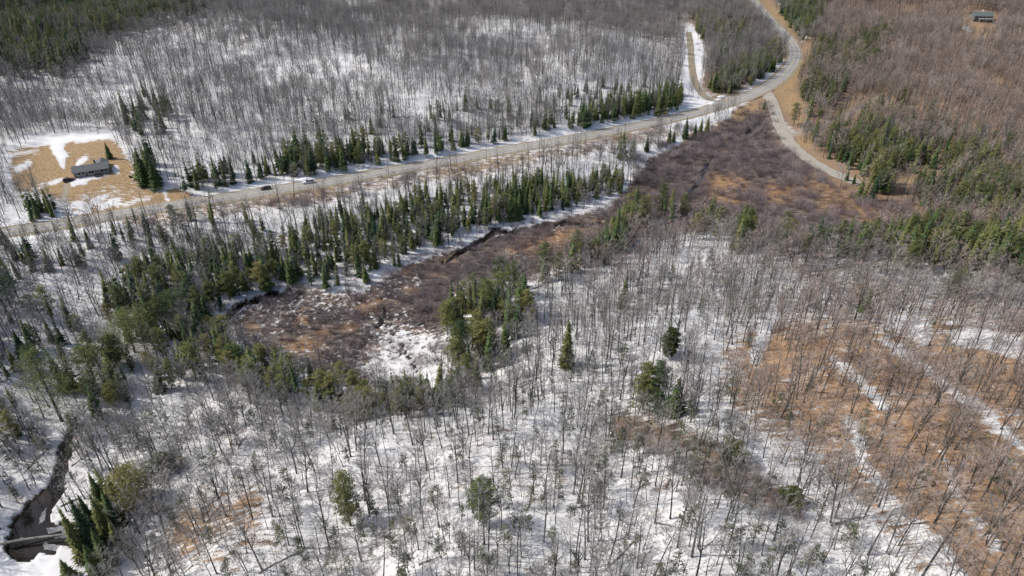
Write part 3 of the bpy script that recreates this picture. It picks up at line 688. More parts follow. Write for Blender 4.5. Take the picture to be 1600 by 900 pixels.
def shrub_mesh(h, w, n, mi_stem=0):
    T, K = MB(), MB()
    for i in range(n):
        a = u(0,6.283); r = w*math.sqrt(u(0,1)); b = Vector((math.cos(a)*r*.35, math.sin(a)*r*.35, -.05)); e = Vector((math.cos(a)*r, math.sin(a)*r, h*u(.5,1.0)*(1-.45*(r/w)**2)))
        T.cone(b, e, .028)
        for k in range(4):
            q = b.lerp(e, u(.3,.95)); a2 = u(0,6.283); l = u(.25,.65)
            K.cone(q, q+Vector((math.cos(a2)*l*.7, math.sin(a2)*l*.7, l*u(.3,.9))), u(.013,.022))
    return T, K
class Kind:
    """mesh pairs (trunk, crown) of one kind, and a joined mesh of each for the uncounted rest"""
    def __init__(s, name, parts, variants, tmat, cmats):
        s.name, s.parts = name, parts; s.pair = []; s.whole = []
        for T, K in variants:
            to = mesh_obj(parts[0], T.V, T.F, [tmat], None, T.m, do_link=False).data; ko = mesh_obj(parts[1], K.V, K.F, cmats, None, K.m, do_link=False).data
            J = MB().join(T).join(K, 1); s.whole.append(mesh_obj(name+'_source', J.V, J.F, [tmat]+cmats, None, J.m, do_link=False)); s.pair.append((to, ko))
        s.P = []
    def add(s, x, y, z, sc, rz, v, note=''): s.P.append((x, y, z, sc, rz, v, note))
def scatter(name, sources, P, label_kind='stuff'):
    """the rest of a kind, past the countable ones, instanced on points as one object"""
    n = len(P); me = bpy.data.meshes.new(name); me.vertices.add(n); A = np.array([p[:6] for p in P], float)
    me.vertices.foreach_set('co', A[:,:3].ravel().astype(np.float32))
    rot = np.zeros((n, 3), np.float32); rot[:,2] = A[:,4]; rot[:,:2] = rng.normal(0, .05, (n, 2))
    scl = np.stack([A[:,3]*rng.uniform(.88,1.12,n), A[:,3]*rng.uniform(.88,1.12,n), A[:,3]], -1).astype(np.float32)
    for nm, ty, d, key in (('turn', 'FLOAT_VECTOR', rot.ravel(), 'vector'), ('size', 'FLOAT_VECTOR', scl.ravel(), 'vector'), ('pick', 'INT', A[:,5].astype(np.int32), 'value')):
        me.attributes.new(nm, ty, 'POINT').data.foreach_set(key, d)
    o = link(bpy.data.objects.new(name, me)); o['kind'] = 'stuff'
    ng = bpy.data.node_groups.new(name, 'GeometryNodeTree')
    ng.interface.new_socket('Geometry', in_out='INPUT', socket_type='NodeSocketGeometry'); ng.interface.new_socket('Geometry', in_out='OUTPUT', socket_type='NodeSocketGeometry')
    gi = ng.nodes.new('NodeGroupInput'); go = ng.nodes.new('NodeGroupOutput'); ip = ng.nodes.new('GeometryNodeInstanceOnPoints'); g2 = ng.nodes.new('GeometryNodeGeometryToInstance')
    for so in reversed(sources):
        oi = ng.nodes.new('GeometryNodeObjectInfo'); oi.inputs['Object'].default_value = so; oi.inputs['As Instance'].default_value = False
        ng.links.new(oi.outputs['Geometry'], g2.inputs[0])
    def attr(nm, ty):
        q = ng.nodes.new('GeometryNodeInputNamedAttribute'); q.data_type = ty; q.inputs['Name'].default_value = nm; return q.outputs['Attribute']
    ng.links.new(gi.outputs[0], ip.inputs['Points']); ng.links.new(g2.outputs[0], ip.inputs['Instance']); ip.inputs['Pick Instance'].default_value = True
    ng.links.new(attr('pick', 'INT'), ip.inputs['Instance Index']); e2 = ng.nodes.new('FunctionNodeEulerToRotation')
    ng.links.new(attr('turn', 'FLOAT_VECTOR'), e2.inputs[0]); ng.links.new(e2.outputs[0], ip.inputs['Rotation']); ng.links.new(attr('size', 'FLOAT_VECTOR'), ip.inputs['Scale'])
    ng.links.new(ip.outputs[0], go.inputs[0]); md = o.modifiers.new('growth', 'NODES'); md.node_group = ng
    return o
def single(kd, p, label, cat, group):
    x, y, z, sc, rz, v = p[:6]; o = root(kd.name, (x, y, z), rz, label, cat, group)
    wd_ = sc*(u(.78,1.3) if kd.name == 'spruce_tree' else u(.9,1.1)); o.scale = (wd_*u(.93,1.07), wd_*u(.93,1.07), sc); o.rotation_euler = (R.gauss(0,.05), R.gauss(0,.05), rz)
    for nm, me in zip(kd.parts, kd.pair[v]):
        c = link(bpy.data.objects.new(nm, me)); c.parent = o
        if nm == 'twigs': c['kind'] = 'stuff'
    return o
hard = Kind('bare_tree', ('trunk','crown'), [bare_tree_mesh(k) for k in ('tall','tall','fork','fork','pole','pole','broad','broad')], M['bark'], [M['bark'], M['twig']])
tan = Kind('bare_tree', ('trunk','crown'), [bare_tree_mesh(k) for k in ('tall','fork','broad')], M['bark'], [M['bark'], M['brown_twig']])
birch = Kind('pale_tree', ('trunk','crown'), [bare_tree_mesh(k) for k in ('tall','fork')], M['pale_bark'], [M['pale_bark'], M['twig']])
spru = Kind('spruce_tree', ('trunk','crown'), [spruce_mesh(12, w_, u(.85,1.05)) for w_ in (1.35,1.6,1.9,2.2)]+[spruce_mesh(12, 2.6, .85, .1), spruce_mesh(12, 1.5, .6, .18), spruce_mesh(12, 2.1, .62, .12), spruce_mesh(12, 1.1, .9, .3)], M['bark'], [M['needle']])
pine = Kind('pine_tree', ('trunk','crown'), [pine_mesh(13, 2.6, .22, 26) for _ in range(2)]+[pine_mesh(13, 2.1, .15, 28)], M['bark'], [M['pine']])
sapl = Kind('young_fir', ('trunk','crown'), [fir_sapling(h) for h in (5, 6.5, 8, 6)], M['bark'], [M['fir']])
beec = Kind('beech_sapling', ('trunk','crown'), [beech_sapling(h) for h in (4, 5.5)], M['bark'], [M['beech']])
shru = Kind('alder_shrub', ('stems','twigs'), [shrub_mesh(h, w, n) for h, w, n in ((2.4,1.9,44),(3.0,2.3,54),(1.7,1.8,36),(3.4,2.0,46))], M['alder'], [M['alder']])

# individually placed evergreens that stand out: pixel of the stem base, height in pixels, width share, label
SOLO = [
 ('spruce', 885, 572, 74, .30, 'tall narrow dark hemlock standing alone above the snow in the open hardwoods'),
 ('spruce', 974, 482, 48, .40, 'small dark spruce standing alone among grey hardwoods near the top of the snowy slope'),
 ('pine', 1044, 560, 48, .42, 'lone round-topped green pine on a thin trunk in the snowy hardwoods'),
 ('pine', 1004, 642, 76, .42, 'olive side of a pair of big pines crowding together on the snowy slope'),
 ('pine', 1024, 640, 78, .42, 'darker big pine of the pair crowding together on the snowy slope'),
 ('spruce', 1053, 650, 60, .5, 'ragged open evergreen beside the pair of big pines'),
 ('pine', 212, 552, 66, 1.0, 'large round-crowned pine with a sunlit edge on the wooded bank west of the marsh'),
 ('pine', 98, 660, 118, .62, 'big dark pine with a long dark shadow above the creek'),
 ('pine', 18, 482, 52, 1.0, 'big dark pine at the edge of the open snowy wood, far from the creek'),
 ('pine', 66, 600, 62, .6, 'dark ragged pine behind the big dark pine above the creek'),
 ('spruce', 40, 560, 44, .4, 'dark spruce on open snow above the creek'),
 ('pine', 275, 500, 44, .9, 'dark broad pine behind the large round-crowned pine'),
 ('pine', 455, 612, 52, .62, 'tall dark-topped pine on the near marsh shore'),
 ('pine', 372, 585, 46, .7, 'dark rounded pine at the creek end of the near marsh shore'),
 ('pine', 565, 652, 40, 1.1, 'broad yellow-green pine on the near marsh shore'),
 ('spruce', 500, 640, 38, .5, 'bright green spruce in the pines of the near marsh shore'),
 ('spruce', 172, 842, 70, .3, 'spruce in the middle of the clump above the creek pool'),
 ('spruce', 186, 826, 58, .34, 'yellowish spruce on the uphill side of the clump above the creek pool'),
 ('spruce', 150, 832, 60, .28, 'narrow spruce close behind the biggest spruce of the creek clump'),
 ('spruce', 172, 888, 62, .3, 'narrow spruce at the lower end of the clump beside the creek pool'),
 ('pine', 215, 790, 58, .8, 'bushy olive pine uphill of the clump above the creek pool'),
 ('pine', 262, 735, 26, 1.0, 'small golden-yellow pine on snow above the creek pool'),
 ('pine', 722, 560, 60, .6, 'dark tall pine at the bend of the marsh shore'),
 ('pine', 150, 600, 60, .75, 'bushy olive pine on the bank between the creek and the round-crowned pine'),
 ('pine', 185, 572, 48, .6, 'yellowish pine below the large round-crowned pine'),
 ('pine', 548, 822, 84, .34, 'slender shaggy pine standing alone in the snow of the foreground slope'),
 ('pine', 756, 820, 72, .38, 'dark shaggy fir with a leaning top in the snow of the foreground slope'),
 ('spruce', 228, 290, 62, .38, 'tallest dark spruce at the edge of the lawn beside the bungalow'),
 ('spruce', 245, 296, 44, .42, 'shorter spruce leaning against the tallest spruce at the lawn edge'),
 ('spruce', 172, 248, 26, .5, 'small cone-shaped spruce at the top corner of the lawn'),
 ('pine', 1352, 106, 28, .8, 'olive pine of the pair on the brown hillside'),
 ('pine', 1364, 104, 30, .75, 'dark green pine of the pair on the brown hillside'),
 ('spruce', 522, 672, 24, .4, 'small green spruce standing alone among grey crowns below the marsh shore'),
 ('spruce', 134, 876, 84, .24, 'tall narrow spruce leaning over the creek pool'),
 ('spruce', 152, 866, 92, .26, 'biggest spruce of the clump on the bank of the creek pool'),
 ('spruce', 166, 800, 60, .36, 'broad green spruce at the top of the clump above the creek pool'),
 ('spruce', 192, 802, 56, .36, 'dark spruce behind the clump above the creek pool'),
 ('spruce', 112, 908, 34, .6, 'small snow-dusted spruce at the water edge below the creek pool'),
 ('spruce', 155, 900, 50, .4, 'short spruce at the foot of the clump beside the creek pool'),
 ('pine', 1142, 720, 26, 1.0, 'yellow-green bushy pine on the brushy gully'),
 ('pine', 1234, 790, 26, .8, 'small yellowish pine on the snow below the brushy gully'),
 ('pine', 1492, 462, 36, 1.2, 'broad yellow-green pine crown at the edge of the leaf-strewn slope'),
 ('spruce', 1350, 488, 34, .6, 'dark compact spruce among the bare trees above the leaf-strewn slope'),
 ('spruce', 1310, 80, 24, .5, 'small spruce above the bend of the highway'),
 ('pine', 1355, 12, 18, .9, 'distant round pine at the top of the brown hillside'),
 ('spruce', 1193, 170, 15, .35, 'thin little spruce at the junction of the highway and the side road'),
 ('spruce', 1322, 283, 22, .35, 'thin young spruce in front of the end of the side road'),
 ('spruce', 1333, 288, 18, .35, 'shorter young spruce in front of the end of the side road'),
 ('spruce', 20, 392, 24, .35, 'thin spruce tip standing against the highway beside its first bend'),
 ('spruce', 230, 358, 22, .35, 'lone thin dark spruce against the roadside snow below the lawn'),
 ('spruce', 142, 388, 34, .3, 'thin dark spruce against the roadside below the driveway'),
 ('spruce', 1070, 216, 34, .4, 'tallest spruce of the short row between the highway and the marsh'),
 ('spruce', 1104, 208, 28, .42, 'last spruce in the short row between the highway and the marsh'),
 ('spruce', 1094, 210, 26, .4, 'middle spruce in the short row between the highway and the marsh'),
 ('spruce', 1085, 213, 22, .4, 'third spruce in the short row between the highway and the marsh'),
 ('spruce', 1045, 224, 24, .42, 'spruce standing in the snow just before the short row by the highway'),
 ('spruce', 1052, 222, 20, .4, 'smaller spruce standing in the snow just before the short row by the highway'),
 ('spruce', 1010, 238, 26, .42, 'bushy spruce on the snow band at the marsh head'),
 ('spruce', 972, 248, 42, .42, 'tall spruce at the end of the belt by the snow band'),
 ('spruce', 988, 248, 34, .5, 'wide spruce at the end of the belt by the snow band'),
 ('spruce', 968, 234, 30, .35, 'narrow spruce behind the end of the belt by the highway')]
used = []
for kind, px, py, hp_, ws, lab in SOLO:
    p = at(px, py); dep = p[1]*CP-(p[2]-H)*SP; v0 = (450-py)/F
    hm = hp_/F*dep/(CP+(v0+hp_/F)*SP)                    # metres that show that many pixels
    if kind == 'spruce': T, K = spruce_mesh(hm, hm*ws*.5, (14/max(hm, 8)+.15)*(1.35 if hp_ > 40 else 1), fine=1.5 if hp_ > 40 else 1)
    else: T, K = pine_mesh(hm, hm*ws*.5, .14, 40 if 'shaggy' in lab else 46, 1.5 if 'shaggy' in lab else 3.0, .34, 'round' not in lab and 'bushy' not in lab and 'broad' not in lab)
    nm = 'pine_tree' if kind == 'pine' else 'spruce_tree'
    o = root(nm, p, u(0, 6.28), lab, 'tree')
    T.build('trunk', M['bark'], o); K.build('crown', M['pine' if kind == 'pine' and 'dark' not in lab else 'needle'], o); used.append((p[0], p[1], hm*ws*.4))
used = np.array(used)

# cells over the whole place, jittered
def cells(step, y0, y1, seed):
    g = np.random.default_rng(seed); ys = np.arange(y0, y1, step); out = []
    for y in ys:
        hw = .80*(y*1.03+62)+12; xs = np.arange(-hw, hw, step); out.append(np.stack([xs+g.uniform(-.5,.5,len(xs))*step, y+g.uniform(-.5,.5,len(xs))*step], -1))
    P = np.concatenate(out); z = height(P[:,0], P[:,1]); px, py, dep = project(P[:,0], P[:,1], z)
    ok = (px > -320) & (px < 1920) & (py > -130) & (py < 1130)
    return P[ok,0], P[ok,1], z[ok], px[ok], py[ok], dep[ok], g.uniform(0, 1, (ok.sum(), 4))
def clear(x, y, r=1.0):
    return np.all(np.hypot(x[:,None]-used[:,0], y[:,None]-used[:,1]) > used[:,2]*r+.8, axis=1)
nd = lambda x, y, s=18, k=1: fbm(x/s, y/s, k)
x, y, z, px, py, dep, r = cells(2.75, 44, 1080, 1)
b = look(bare, px, py)*(1-.85*np.clip(look(con, px, py), 0, 1)); keep = (r[:,0] < b*np.clip(.3+.9*nd(x, y, 16, 41)+np.where(y > 330, 1.1*(nd(x, y*1.6, 45, 43)-.5), 0), .25, 1.2)*np.where(y < 330, .78, .86)) & clear(x, y, .5)
brown = np.clip(look(m_near, px, py)+look(m_hill, px, py)+((px > 850) & (py > 340) & (py < 470))*.6, 0, 1)
bushy = np.where(y > 330, np.clip((nd(x, y*1.5, 50, 49)-.42)*4, .08, .85), 0)+np.clip(look(blur(m_marsh, 40), px, py)*1.2, 0, .8)+np.clip((look(bare, px, py)-.84)*5, 0, .7)
for i in np.flatnonzero(keep):
    sc = (.50+.42*r[i,1]) if y[i] < 330 else (.55+.42*r[i,1]); sc *= .93 if py[i] < 250 else 1.0
    if r[i,2] < .045: birch.add(x[i], y[i], z[i], sc*.85, r[i,3]*6.28, i % 2)
    elif r[i,2] < .045+.85*brown[i]: tan.add(x[i], y[i], z[i], sc*.95, r[i,3]*6.28, i % 3)
    else:
        v = (6+i % 2) if r[i,3] < bushy[i] else (i % 6); hard.add(x[i], y[i], z[i], sc*(.86 if v > 5 else 1), r[i,3]*97 % 6.28, v)
x, y, z, px, py, dep, r = cells(3.1, 44, 360, 5)
keep = r[:,0] < look(bare, px, py)*np.clip(1.7*nd(x, y, 24, 47)-.15+.3*look(m_near, px, py), 0, 1)
for i in np.flatnonzero(keep): (tan if r[i,2] < .6*look(m_near, px[i:i+1], py[i:i+1])[0] else hard).add(x[i], y[i], z[i], .26+.30*r[i,1], r[i,3]*6.28, (i % 3) if r[i,2] < .6*look(m_near, px[i:i+1], py[i:i+1])[0] else 4+i % 4)
x, y, z, px, py, dep, r = cells(3.1, 44, 1080, 2)
cc = look(con, px, py); cid = look(con_id, px, py); keep = (r[:,0] < cc*np.clip(.4+1.2*nd(x, y, 14, 61), .4, 1.2)) & clear(x, y, 1.0)
for i in np.flatnonzero(keep):
    ph, _, _, hr, sh = CONIFER[cid[i]]; hgt = hr[0]+(hr[1]-hr[0])*r[i,1]**1.3
    if r[i,2] < sh: spru.add(x[i], y[i], z[i], hgt/12, r[i,3]*6.28, i % 8, ph)
    else: pine.add(x[i], y[i], z[i], hgt/14.5, r[i,3]*6.28, i % 3, ph)
x, y, z, px, py, dep, r = cells(3.7, 44, 420, 3)
keep = (r[:,0] < look(sap, px, py)*np.clip(2.4*nd(x, y, 20, 71)-.35, 0, 1.4)) & clear(x, y, .6)
for i in np.flatnonzero(keep):
    (beec if r[i,2] < .13 else sapl).add(x[i], y[i], z[i], .65+.5*r[i,1], r[i,3]*6.28, i % (2 if r[i,2] < .13 else 4))
x, y, z, px, py, dep, r = cells(2.0, 44, 620, 4)
keep = r[:,0] < look(shrub, px, py)*np.clip(3.0*nd(x, y, 9, 81)-.65, .10, 1)
for i in np.flatnonzero(keep): shru.add(x[i], y[i], z[i]-.1, (.5+1.0*r[i,1]**1.5)*(.45+1.1*nd(x[i:i+1], y[i:i+1], 13, 83)[0])*(1.3 if px[i] > 950 and py[i] < 400 else 1), r[i,3]*6.28, i % 4)

def place(kd, cap, top, label_of, cat, group, rest):
    """the countable ones singly, those that show largest first, and the rest as one object"""
    A = np.array([p[:4] for p in kd.P]); px, py, dep = project(A[:,0], A[:,1], A[:,2]+A[:,3]*top*.5)
    inn = (px > 4) & (px < 1596) & (py > 4) & (py < 890); show = np.where(inn, A[:,3]/dep, -1); order = np.argsort(-show)
    take = [i for i in order[:cap] if inn[i]]; ts = set(take)
    bx, by, _ = project(A[:,0], A[:,1], A[:,2])
    for i in take:
        lab = label_of(kd.P[i], bx[i], by[i]); single(kd, kd.P[i], lab, cat, lab if group is None else group)
    left = [p for i, p in enumerate(kd.P) if i not in ts]
    if left: scatter(rest, kd.whole, left)
def where(px, py):
    if look(m_near, px, py) > .5:
        return 'among rusty leaves on the upper thawed slope' if py < 640 else 'among rusty leaves beside the snow lanes' if px < 1400 else 'among rusty leaves low on the thawed slope'
    if px < 330 and py > 560: return 'in the snowy wood above the creek pool' if py < 760 else 'on snow next to the creek pool'
    if py < 720:
        if px < 760: return 'in snow behind the near marsh shore'
        if px < 930: return 'in snow around the lone narrow hemlock'
        if px < 1160: return 'in snow around the pair of big pines'
        return 'in snow at the edge of the thawed slope'
    if px < 620: return 'in snow near the slender shaggy pine'
    if px < 900: return 'in snow near the dark leaning fir'
    return 'in snow below the brushy gully'
def tall(sc): return 'short' if sc < .55 else 'mid-height' if sc < .8 else 'tall'
FORM = {0: 'straight grey bare hardwood', 1: 'straight grey bare hardwood', 2: 'forked grey bare hardwood', 3: 'forked grey bare hardwood', 4: 'slim grey bare pole tree', 5: 'slim grey bare pole tree', 6: 'bushy grey bare tree', 7: 'bushy grey bare tree'}
place(hard, 240, 18, lambda p, a, b: tall(p[3])+' '+FORM[p[5]]+' '+where(a, b), 'tree', None, 'grey_woods')
place(tan, 60, 18, lambda p, a, b: tall(p[3])+(' forked' if p[5] == 1 else ' bushy' if p[5] == 2 else ' straight')+' brown-twigged bare tree '+where(a, b), 'tree', None, 'brown_woods')
place(birch, 60, 18, lambda p, a, b: tall(p[3])+' pale-barked bare birch '+where(a, b), 'tree', None, 'birch_woods')
def girth(p): return ('small' if p[3] < .82 else 'tall' if p[3] > 1.08 else 'mid-sized')+(' narrow' if p[5] in (0,1,7) else ' thin-boughed' if p[5] in (5,6) else ' broad' if p[5] == 4 else '')
place(spru, 300, 12, lambda p, a, b: girth(p)+' dark spruce '+p[6], 'tree', None, 'spruce_woods')
place(pine, 220, 13, lambda p, a, b: ('small' if p[3] < .75 else 'tall' if p[3] > .95 else 'mid-sized')+(' slim' if p[5] == 2 else ' bushy')+' olive-green pine '+p[6], 'tree', None, 'pine_woods')
place(sapl, 300, 7, lambda p, a, b: ('tall' if p[3] > .95 else 'small')+' thin dull-green young fir '+where(a, b), 'young tree', None, 'fir_undergrowth')
place(beec, 80, 5, lambda p, a, b: 'beech sapling with rusty dead leaves '+where(a, b), 'young tree', None, 'beech_undergrowth')
def swhere(px, py):
    if look(m_marsh, px, py) < .3: return 'in the brown brushy gully on the foreground slope' if px > 800 and py > 600 else 'on the dry rim of the marsh'
    return ('at the creek end of the marsh' if px < 470 else 'in the middle of the near marsh' if px < 580 else 'by the snowy corner of the marsh' if py > 500 else 'where the marsh begins to narrow' if px < 680 else 'in the narrow reach of the marsh' if px < 950 else 'in the dark upper marsh near the highway' if px < 1130 else 'in the upper marsh beside the gravel side road')
place(shru, 300, 2, lambda p, a, b: ('tall' if p[3] > 1.15 else 'low' if p[3] < .75 else 'mid-sized')+' leafless purple-brown alder shrub '+swhere(a, b), 'shrub', None, 'alder_thicket')

# ------------------------------------------------------------------ fallen logs
def log_obj(p, q, r, label, group=None, m='log', stubs=5):
    p, q = Vector(p), Vector(q); L = (q-p).length; d = (q-p).normalized(); sd = Vector((-d.y, d.x, 0))
    pts = [p.lerp(q, t)+sd*L*.015*math.sin(5*t)+Vector((0,0,r*.6)) for t in (0,.25,.5,.75,1)]
    o = root('fallen_log', p, 0, label, 'log', group); off = -p
    B = MB(); B.tube([v+off for v in pts], [r, r*.9, r*.75, r*.6, r*.35], 6, 0, True); B.build('trunk', M[m], o)
    B = MB()
    for k in range(stubs):
        c = p.lerp(q, u(.45, .98))+off+Vector((0,0,r*.6)); a = u(0,6.28); B.cone(c, c+Vector((math.cos(a), math.sin(a), u(.1,.8)))*u(.5,1.6), r*.3)
    B.build('branch_stubs', M[m], o); return o
for (a, b, c, d_, r, lab, mm) in [
    (-4,852,124,831,.34,'pale snow-topped log lying across the creek pool','pale_bark'), (112,730,166,694,.3,'grey log spanning the creek above the pool','log'),
    (36,742,80,694,.18,'thin pale log angled along the upper creek bank','pale_bark'), (95,792,128,776,.22,'dark log lying on the snowbank by the creek','log'),
    (405,896,486,852,.16,'long thin log lying diagonally on the foreground snow','log'), (1024,818,1077,831,.2,'dark log lying on snow beside the watermark-free foreground slope','log'),
    (1245,772,1284,788,.2,'grey log on the snow beside the brushy gully','log'), (1220,872,1240,850,.16,'short log at the foot of the half-thawed slope','log'),
    (655,884,685,872,.3,'broken brown log poking from the foreground snow','log'), (1055,552,1120,574,.14,'thin log lying on the upper snowy slope','log')]:
    if 'watermark' in lab: lab = 'dark log lying across tree shadows on the foreground snow'
    P = at(np.array([a, c]), np.array([b, d_])); log_obj(P[0], P[1], r, lab, m=mm)
x, y, z, px, py, dep, r = cells(11, 60, 260, 9)
keep = np.flatnonzero((r[:,0] < .5) & (look(closed, px, py) < .2) & (px > 0) & (px < 1600) & (py < 890))
for i in keep[:170]:
    a = r[i,3]*6.28; L = 3+5*r[i,1]; q = np.array([x[i]+math.cos(a)*L, y[i]+math.sin(a)*L]); zq = float(height(q[:1], q[1:])[0])
    lab = 'grey fallen trunk lying '+where(px[i], py[i]); log_obj((x[i], y[i], z[i]), (q[0], q[1], zq), .09+.09*r[i,2], lab, lab, stubs=3)

# ------------------------------------------------------------------ bungalow on the lawn
M['roof'] = plain('grey_shingle', (.12,.13,.135), .9, 0, .2, 3)
M['siding'] = plain('grey_siding', (.22,.215,.215), .7, 0, .1, 3)
M['trim'] = plain('white_trim', (.62,.62,.60), .6, 0, .05)
M['glass'] = plain('window_glass', (.02,.024,.03), .08, 0, .2)
M['darkwood'] = plain('dark_timber', (.07,.06,.05), .85)
M['teal'] = plain('green_metal_roof', (.12,.145,.14), .55, 0, .12)
M['greywood'] = plain('grey_clapboard', (.16,.175,.17), .8)
def gable(L, D, hw, rise, over=.45, th=.16):
    B = MB(); r = rise; x0, x1 = -over, L+over
    for s in (0, 1):
        ye = -over if s == 0 else D+over; ze = hw-over*r/(D/2); ym, zm = D/2, hw+r
        V = [(x0,ye,ze),(x1,ye,ze),(x1,ym,zm),(x0,ym,zm)]; n = len(B.V)
        B.V += [Vector(v) for v in V]+[Vector((a,b_,c+th)) for a,b_,c in V]
        for f in ((0,1,2,3),(4,5,6,7),(0,1,5,4),(1,2,6,5),(3,0,4,7)): B.F.append(tuple(n+i for i in f)); B.m.append(0)
    return B
def walls(L, D, hw, rise):
    B = MB(); n = 0
    B.V = [Vector(v) for v in ((0,0,-.6),(L,0,-.6),(L,D,-.6),(0,D,-.6),(0,0,hw),(L,0,hw),(L,D,hw),(0,D,hw),(0,D/2,hw+rise-.02),(L,D/2,hw+rise-.02))]
    B.F = [(0,1,5,4),(2,3,7,6),(1,2,6,9,5),(3,0,4,8,7)]; B.m = [0]*4; return B
def window(par, x, z, w, h, y=0.0, axis='x', door=False):
    """frame proud of the wall, pane set back in it, glazing bar and sill"""
    f = MB(); t = .09
    for lo, hi in (((x,z),(x+w,z+t)), ((x,z+h-t),(x+w,z+h)), ((x,z+t),(x+t,z+h-t)), ((x+w-t,z+t),(x+w,z+h-t))):
        if axis == 'x': f.box((lo[0],y-.07,lo[1]), (hi[0],y-.004,hi[1]))
        else: f.box((y-.07,lo[0],lo[1]), (y-.004,hi[0],hi[1]))
    o = f.build('door' if door else 'window', M['trim'], par); g = MB()
    if axis == 'x': g.box((x+t,y-.035,z+t), (x+w-t,y-.01,z+h-t))
    else: g.box((y-.035,x+t,z+t), (y-.01,x+w-t,z+h-t))
    g.build('panel' if door else 'pane', M['darkwood'] if door else M['glass'], o)
    s = MB()
    if axis == 'x': s.box((x-.06,y-.14,z-.07), (x+w+.06,y-.01,z-.006))
    else: s.box((y-.14,x-.06,z-.07), (y-.01,x+w+.06,z-.006))
    s.build('sill', M['trim'], o)
A_, B_ = at(117, 279), at(176, 270.5); ang = math.atan2(B_[1]-A_[1], B_[0]-A_[0]); L_ = .92*float(np.hypot(*(B_-A_)[:2]))
hz = float(max(A_[2], B_[2]))+.15
bun = root('bungalow', (A_[0], A_[1], hz), ang, 'long grey bungalow with a grey shingle roof on the brown lawn', 'house')
walls(L_, 7.6, 2.45, 1.5).build('wall', M['siding'], bun); rf = gable(L_, 7.6, 2.45, 1.5).build('roof', M['roof'], bun)
c = MB(); c.box((L_*.62,4.3,3.8), (L_*.62+.7,5.0,5.6)); c.build('chimney', M['greywood'], rf)
v_ = MB(); v_.tube([(L_*.3,2.4,3.6),(L_*.3,2.4,4.5)], [.08,.08], 8, 0, True); v_.build('vent_pipe', M['darkwood'], rf)
for k, (fx, ww, zz, hh) in enumerate(((.10,1.5,1.0,1.2),(.23,1.3,1.0,1.2),(.42,1.2,.9,1.3),(.50,1.2,.9,1.3),(.76,1.6,1.0,1.2),(.88,1.2,1.0,1.2))): window(bun, L_*fx, zz, ww, hh)
window(bun, L_*.335, .05, 1.0, 2.1, door=True); window(bun, 1.6, .9, 1.6, 1.2, 0.0, 'y'); window(bun, 4.8, .9, 1.4, 1.2, 0.0, 'y')
wg = MB(); Q = walls(5.0, 4.6, 2.4, 1.25); R90 = lambda v: Vector((L_-.4-v.y, 7.4+v.x*.9, v.z))
wg.V = [R90(v) for v in Q.V]; wg.F = Q.F; wg.m = Q.m; wg.build('rear_wing', M['siding'], bun)
gr_ = gable(5.0, 4.6, 2.4, 1.25, .4); gr_.V = [Vector((L_-.4-v.y, 5.6+v.x*1.1, v.z)) for v in gr_.V]; gr_.build('wing_roof', M['roof'], bun)
d_ = MB(); d_.box((L_*.58,-2.4,.1), (L_*.80,-.05,.32)); 
for xx_ in (.585,.69,.79): d_.box((L_*xx_,-2.38,-.6), (L_*xx_+.14,-2.24,.1))
dk = d_.build('deck', M['darkwood'], bun); rl = MB()
for k in range(9): rl.box((L_*.58+k*L_*.215/8,-2.36,.32), (L_*.58+k*L_*.215/8+.08,-2.28,1.2))
rl.box((L_*.58,-2.38,1.2), (L_*.80,-2.26,1.28)); rl.build('railing', M['darkwood'], dk)
# house in the trees at the top of the brown hillside
a2, b2 = at(1520, 34), at(1549, 35); ang2 = math.atan2(b2[1]-a2[1], b2[0]-a2[0]); L2 = float(np.hypot(*(b2-a2)[:2]))
hh2 = root('hillside_house', (a2[0], a2[1], float(max(a2[2], b2[2]))+.3), ang2, 'green-roofed house half hidden in the trees of the brown hillside', 'house')
walls(L2, 9, 4.6, 2.4).build('wall', M['greywood'], hh2); r2 = gable(L2, 9, 4.6, 2.4, .7).build('roof', M['teal'], hh2)
c = MB(); c.box((L2*.55,5.4,5.2), (L2*.55+1.0,6.4,8.3)); c.build('chimney', M['trim'], r2)
for fx in (.06,.28,.50,.72): window(hh2, L2*fx, 2.7, 2.0, 1.4)
for fx in (.30,.55): window(hh2, L2*fx, .5, 2.2, 1.6)
window(hh2, L2*.06, .05, 2.2, 2.3, door=True)
v2 = MB(); n2 = 0; v2.box((L2*.24,-2.2,2.25), (L2+.2,-.05,2.45)); v2.box((L2*.24,-2.2,-.6), (L2*.24+.2,-2.0,2.25)); v2.box((L2*.6,-2.2,-.6), (L2*.6+.2,-2.0,2.25)); v2.box((L2,-2.2,-.6), (L2+.2,-2.0,2.25)); v2.build('balcony', M['trim'], hh2)

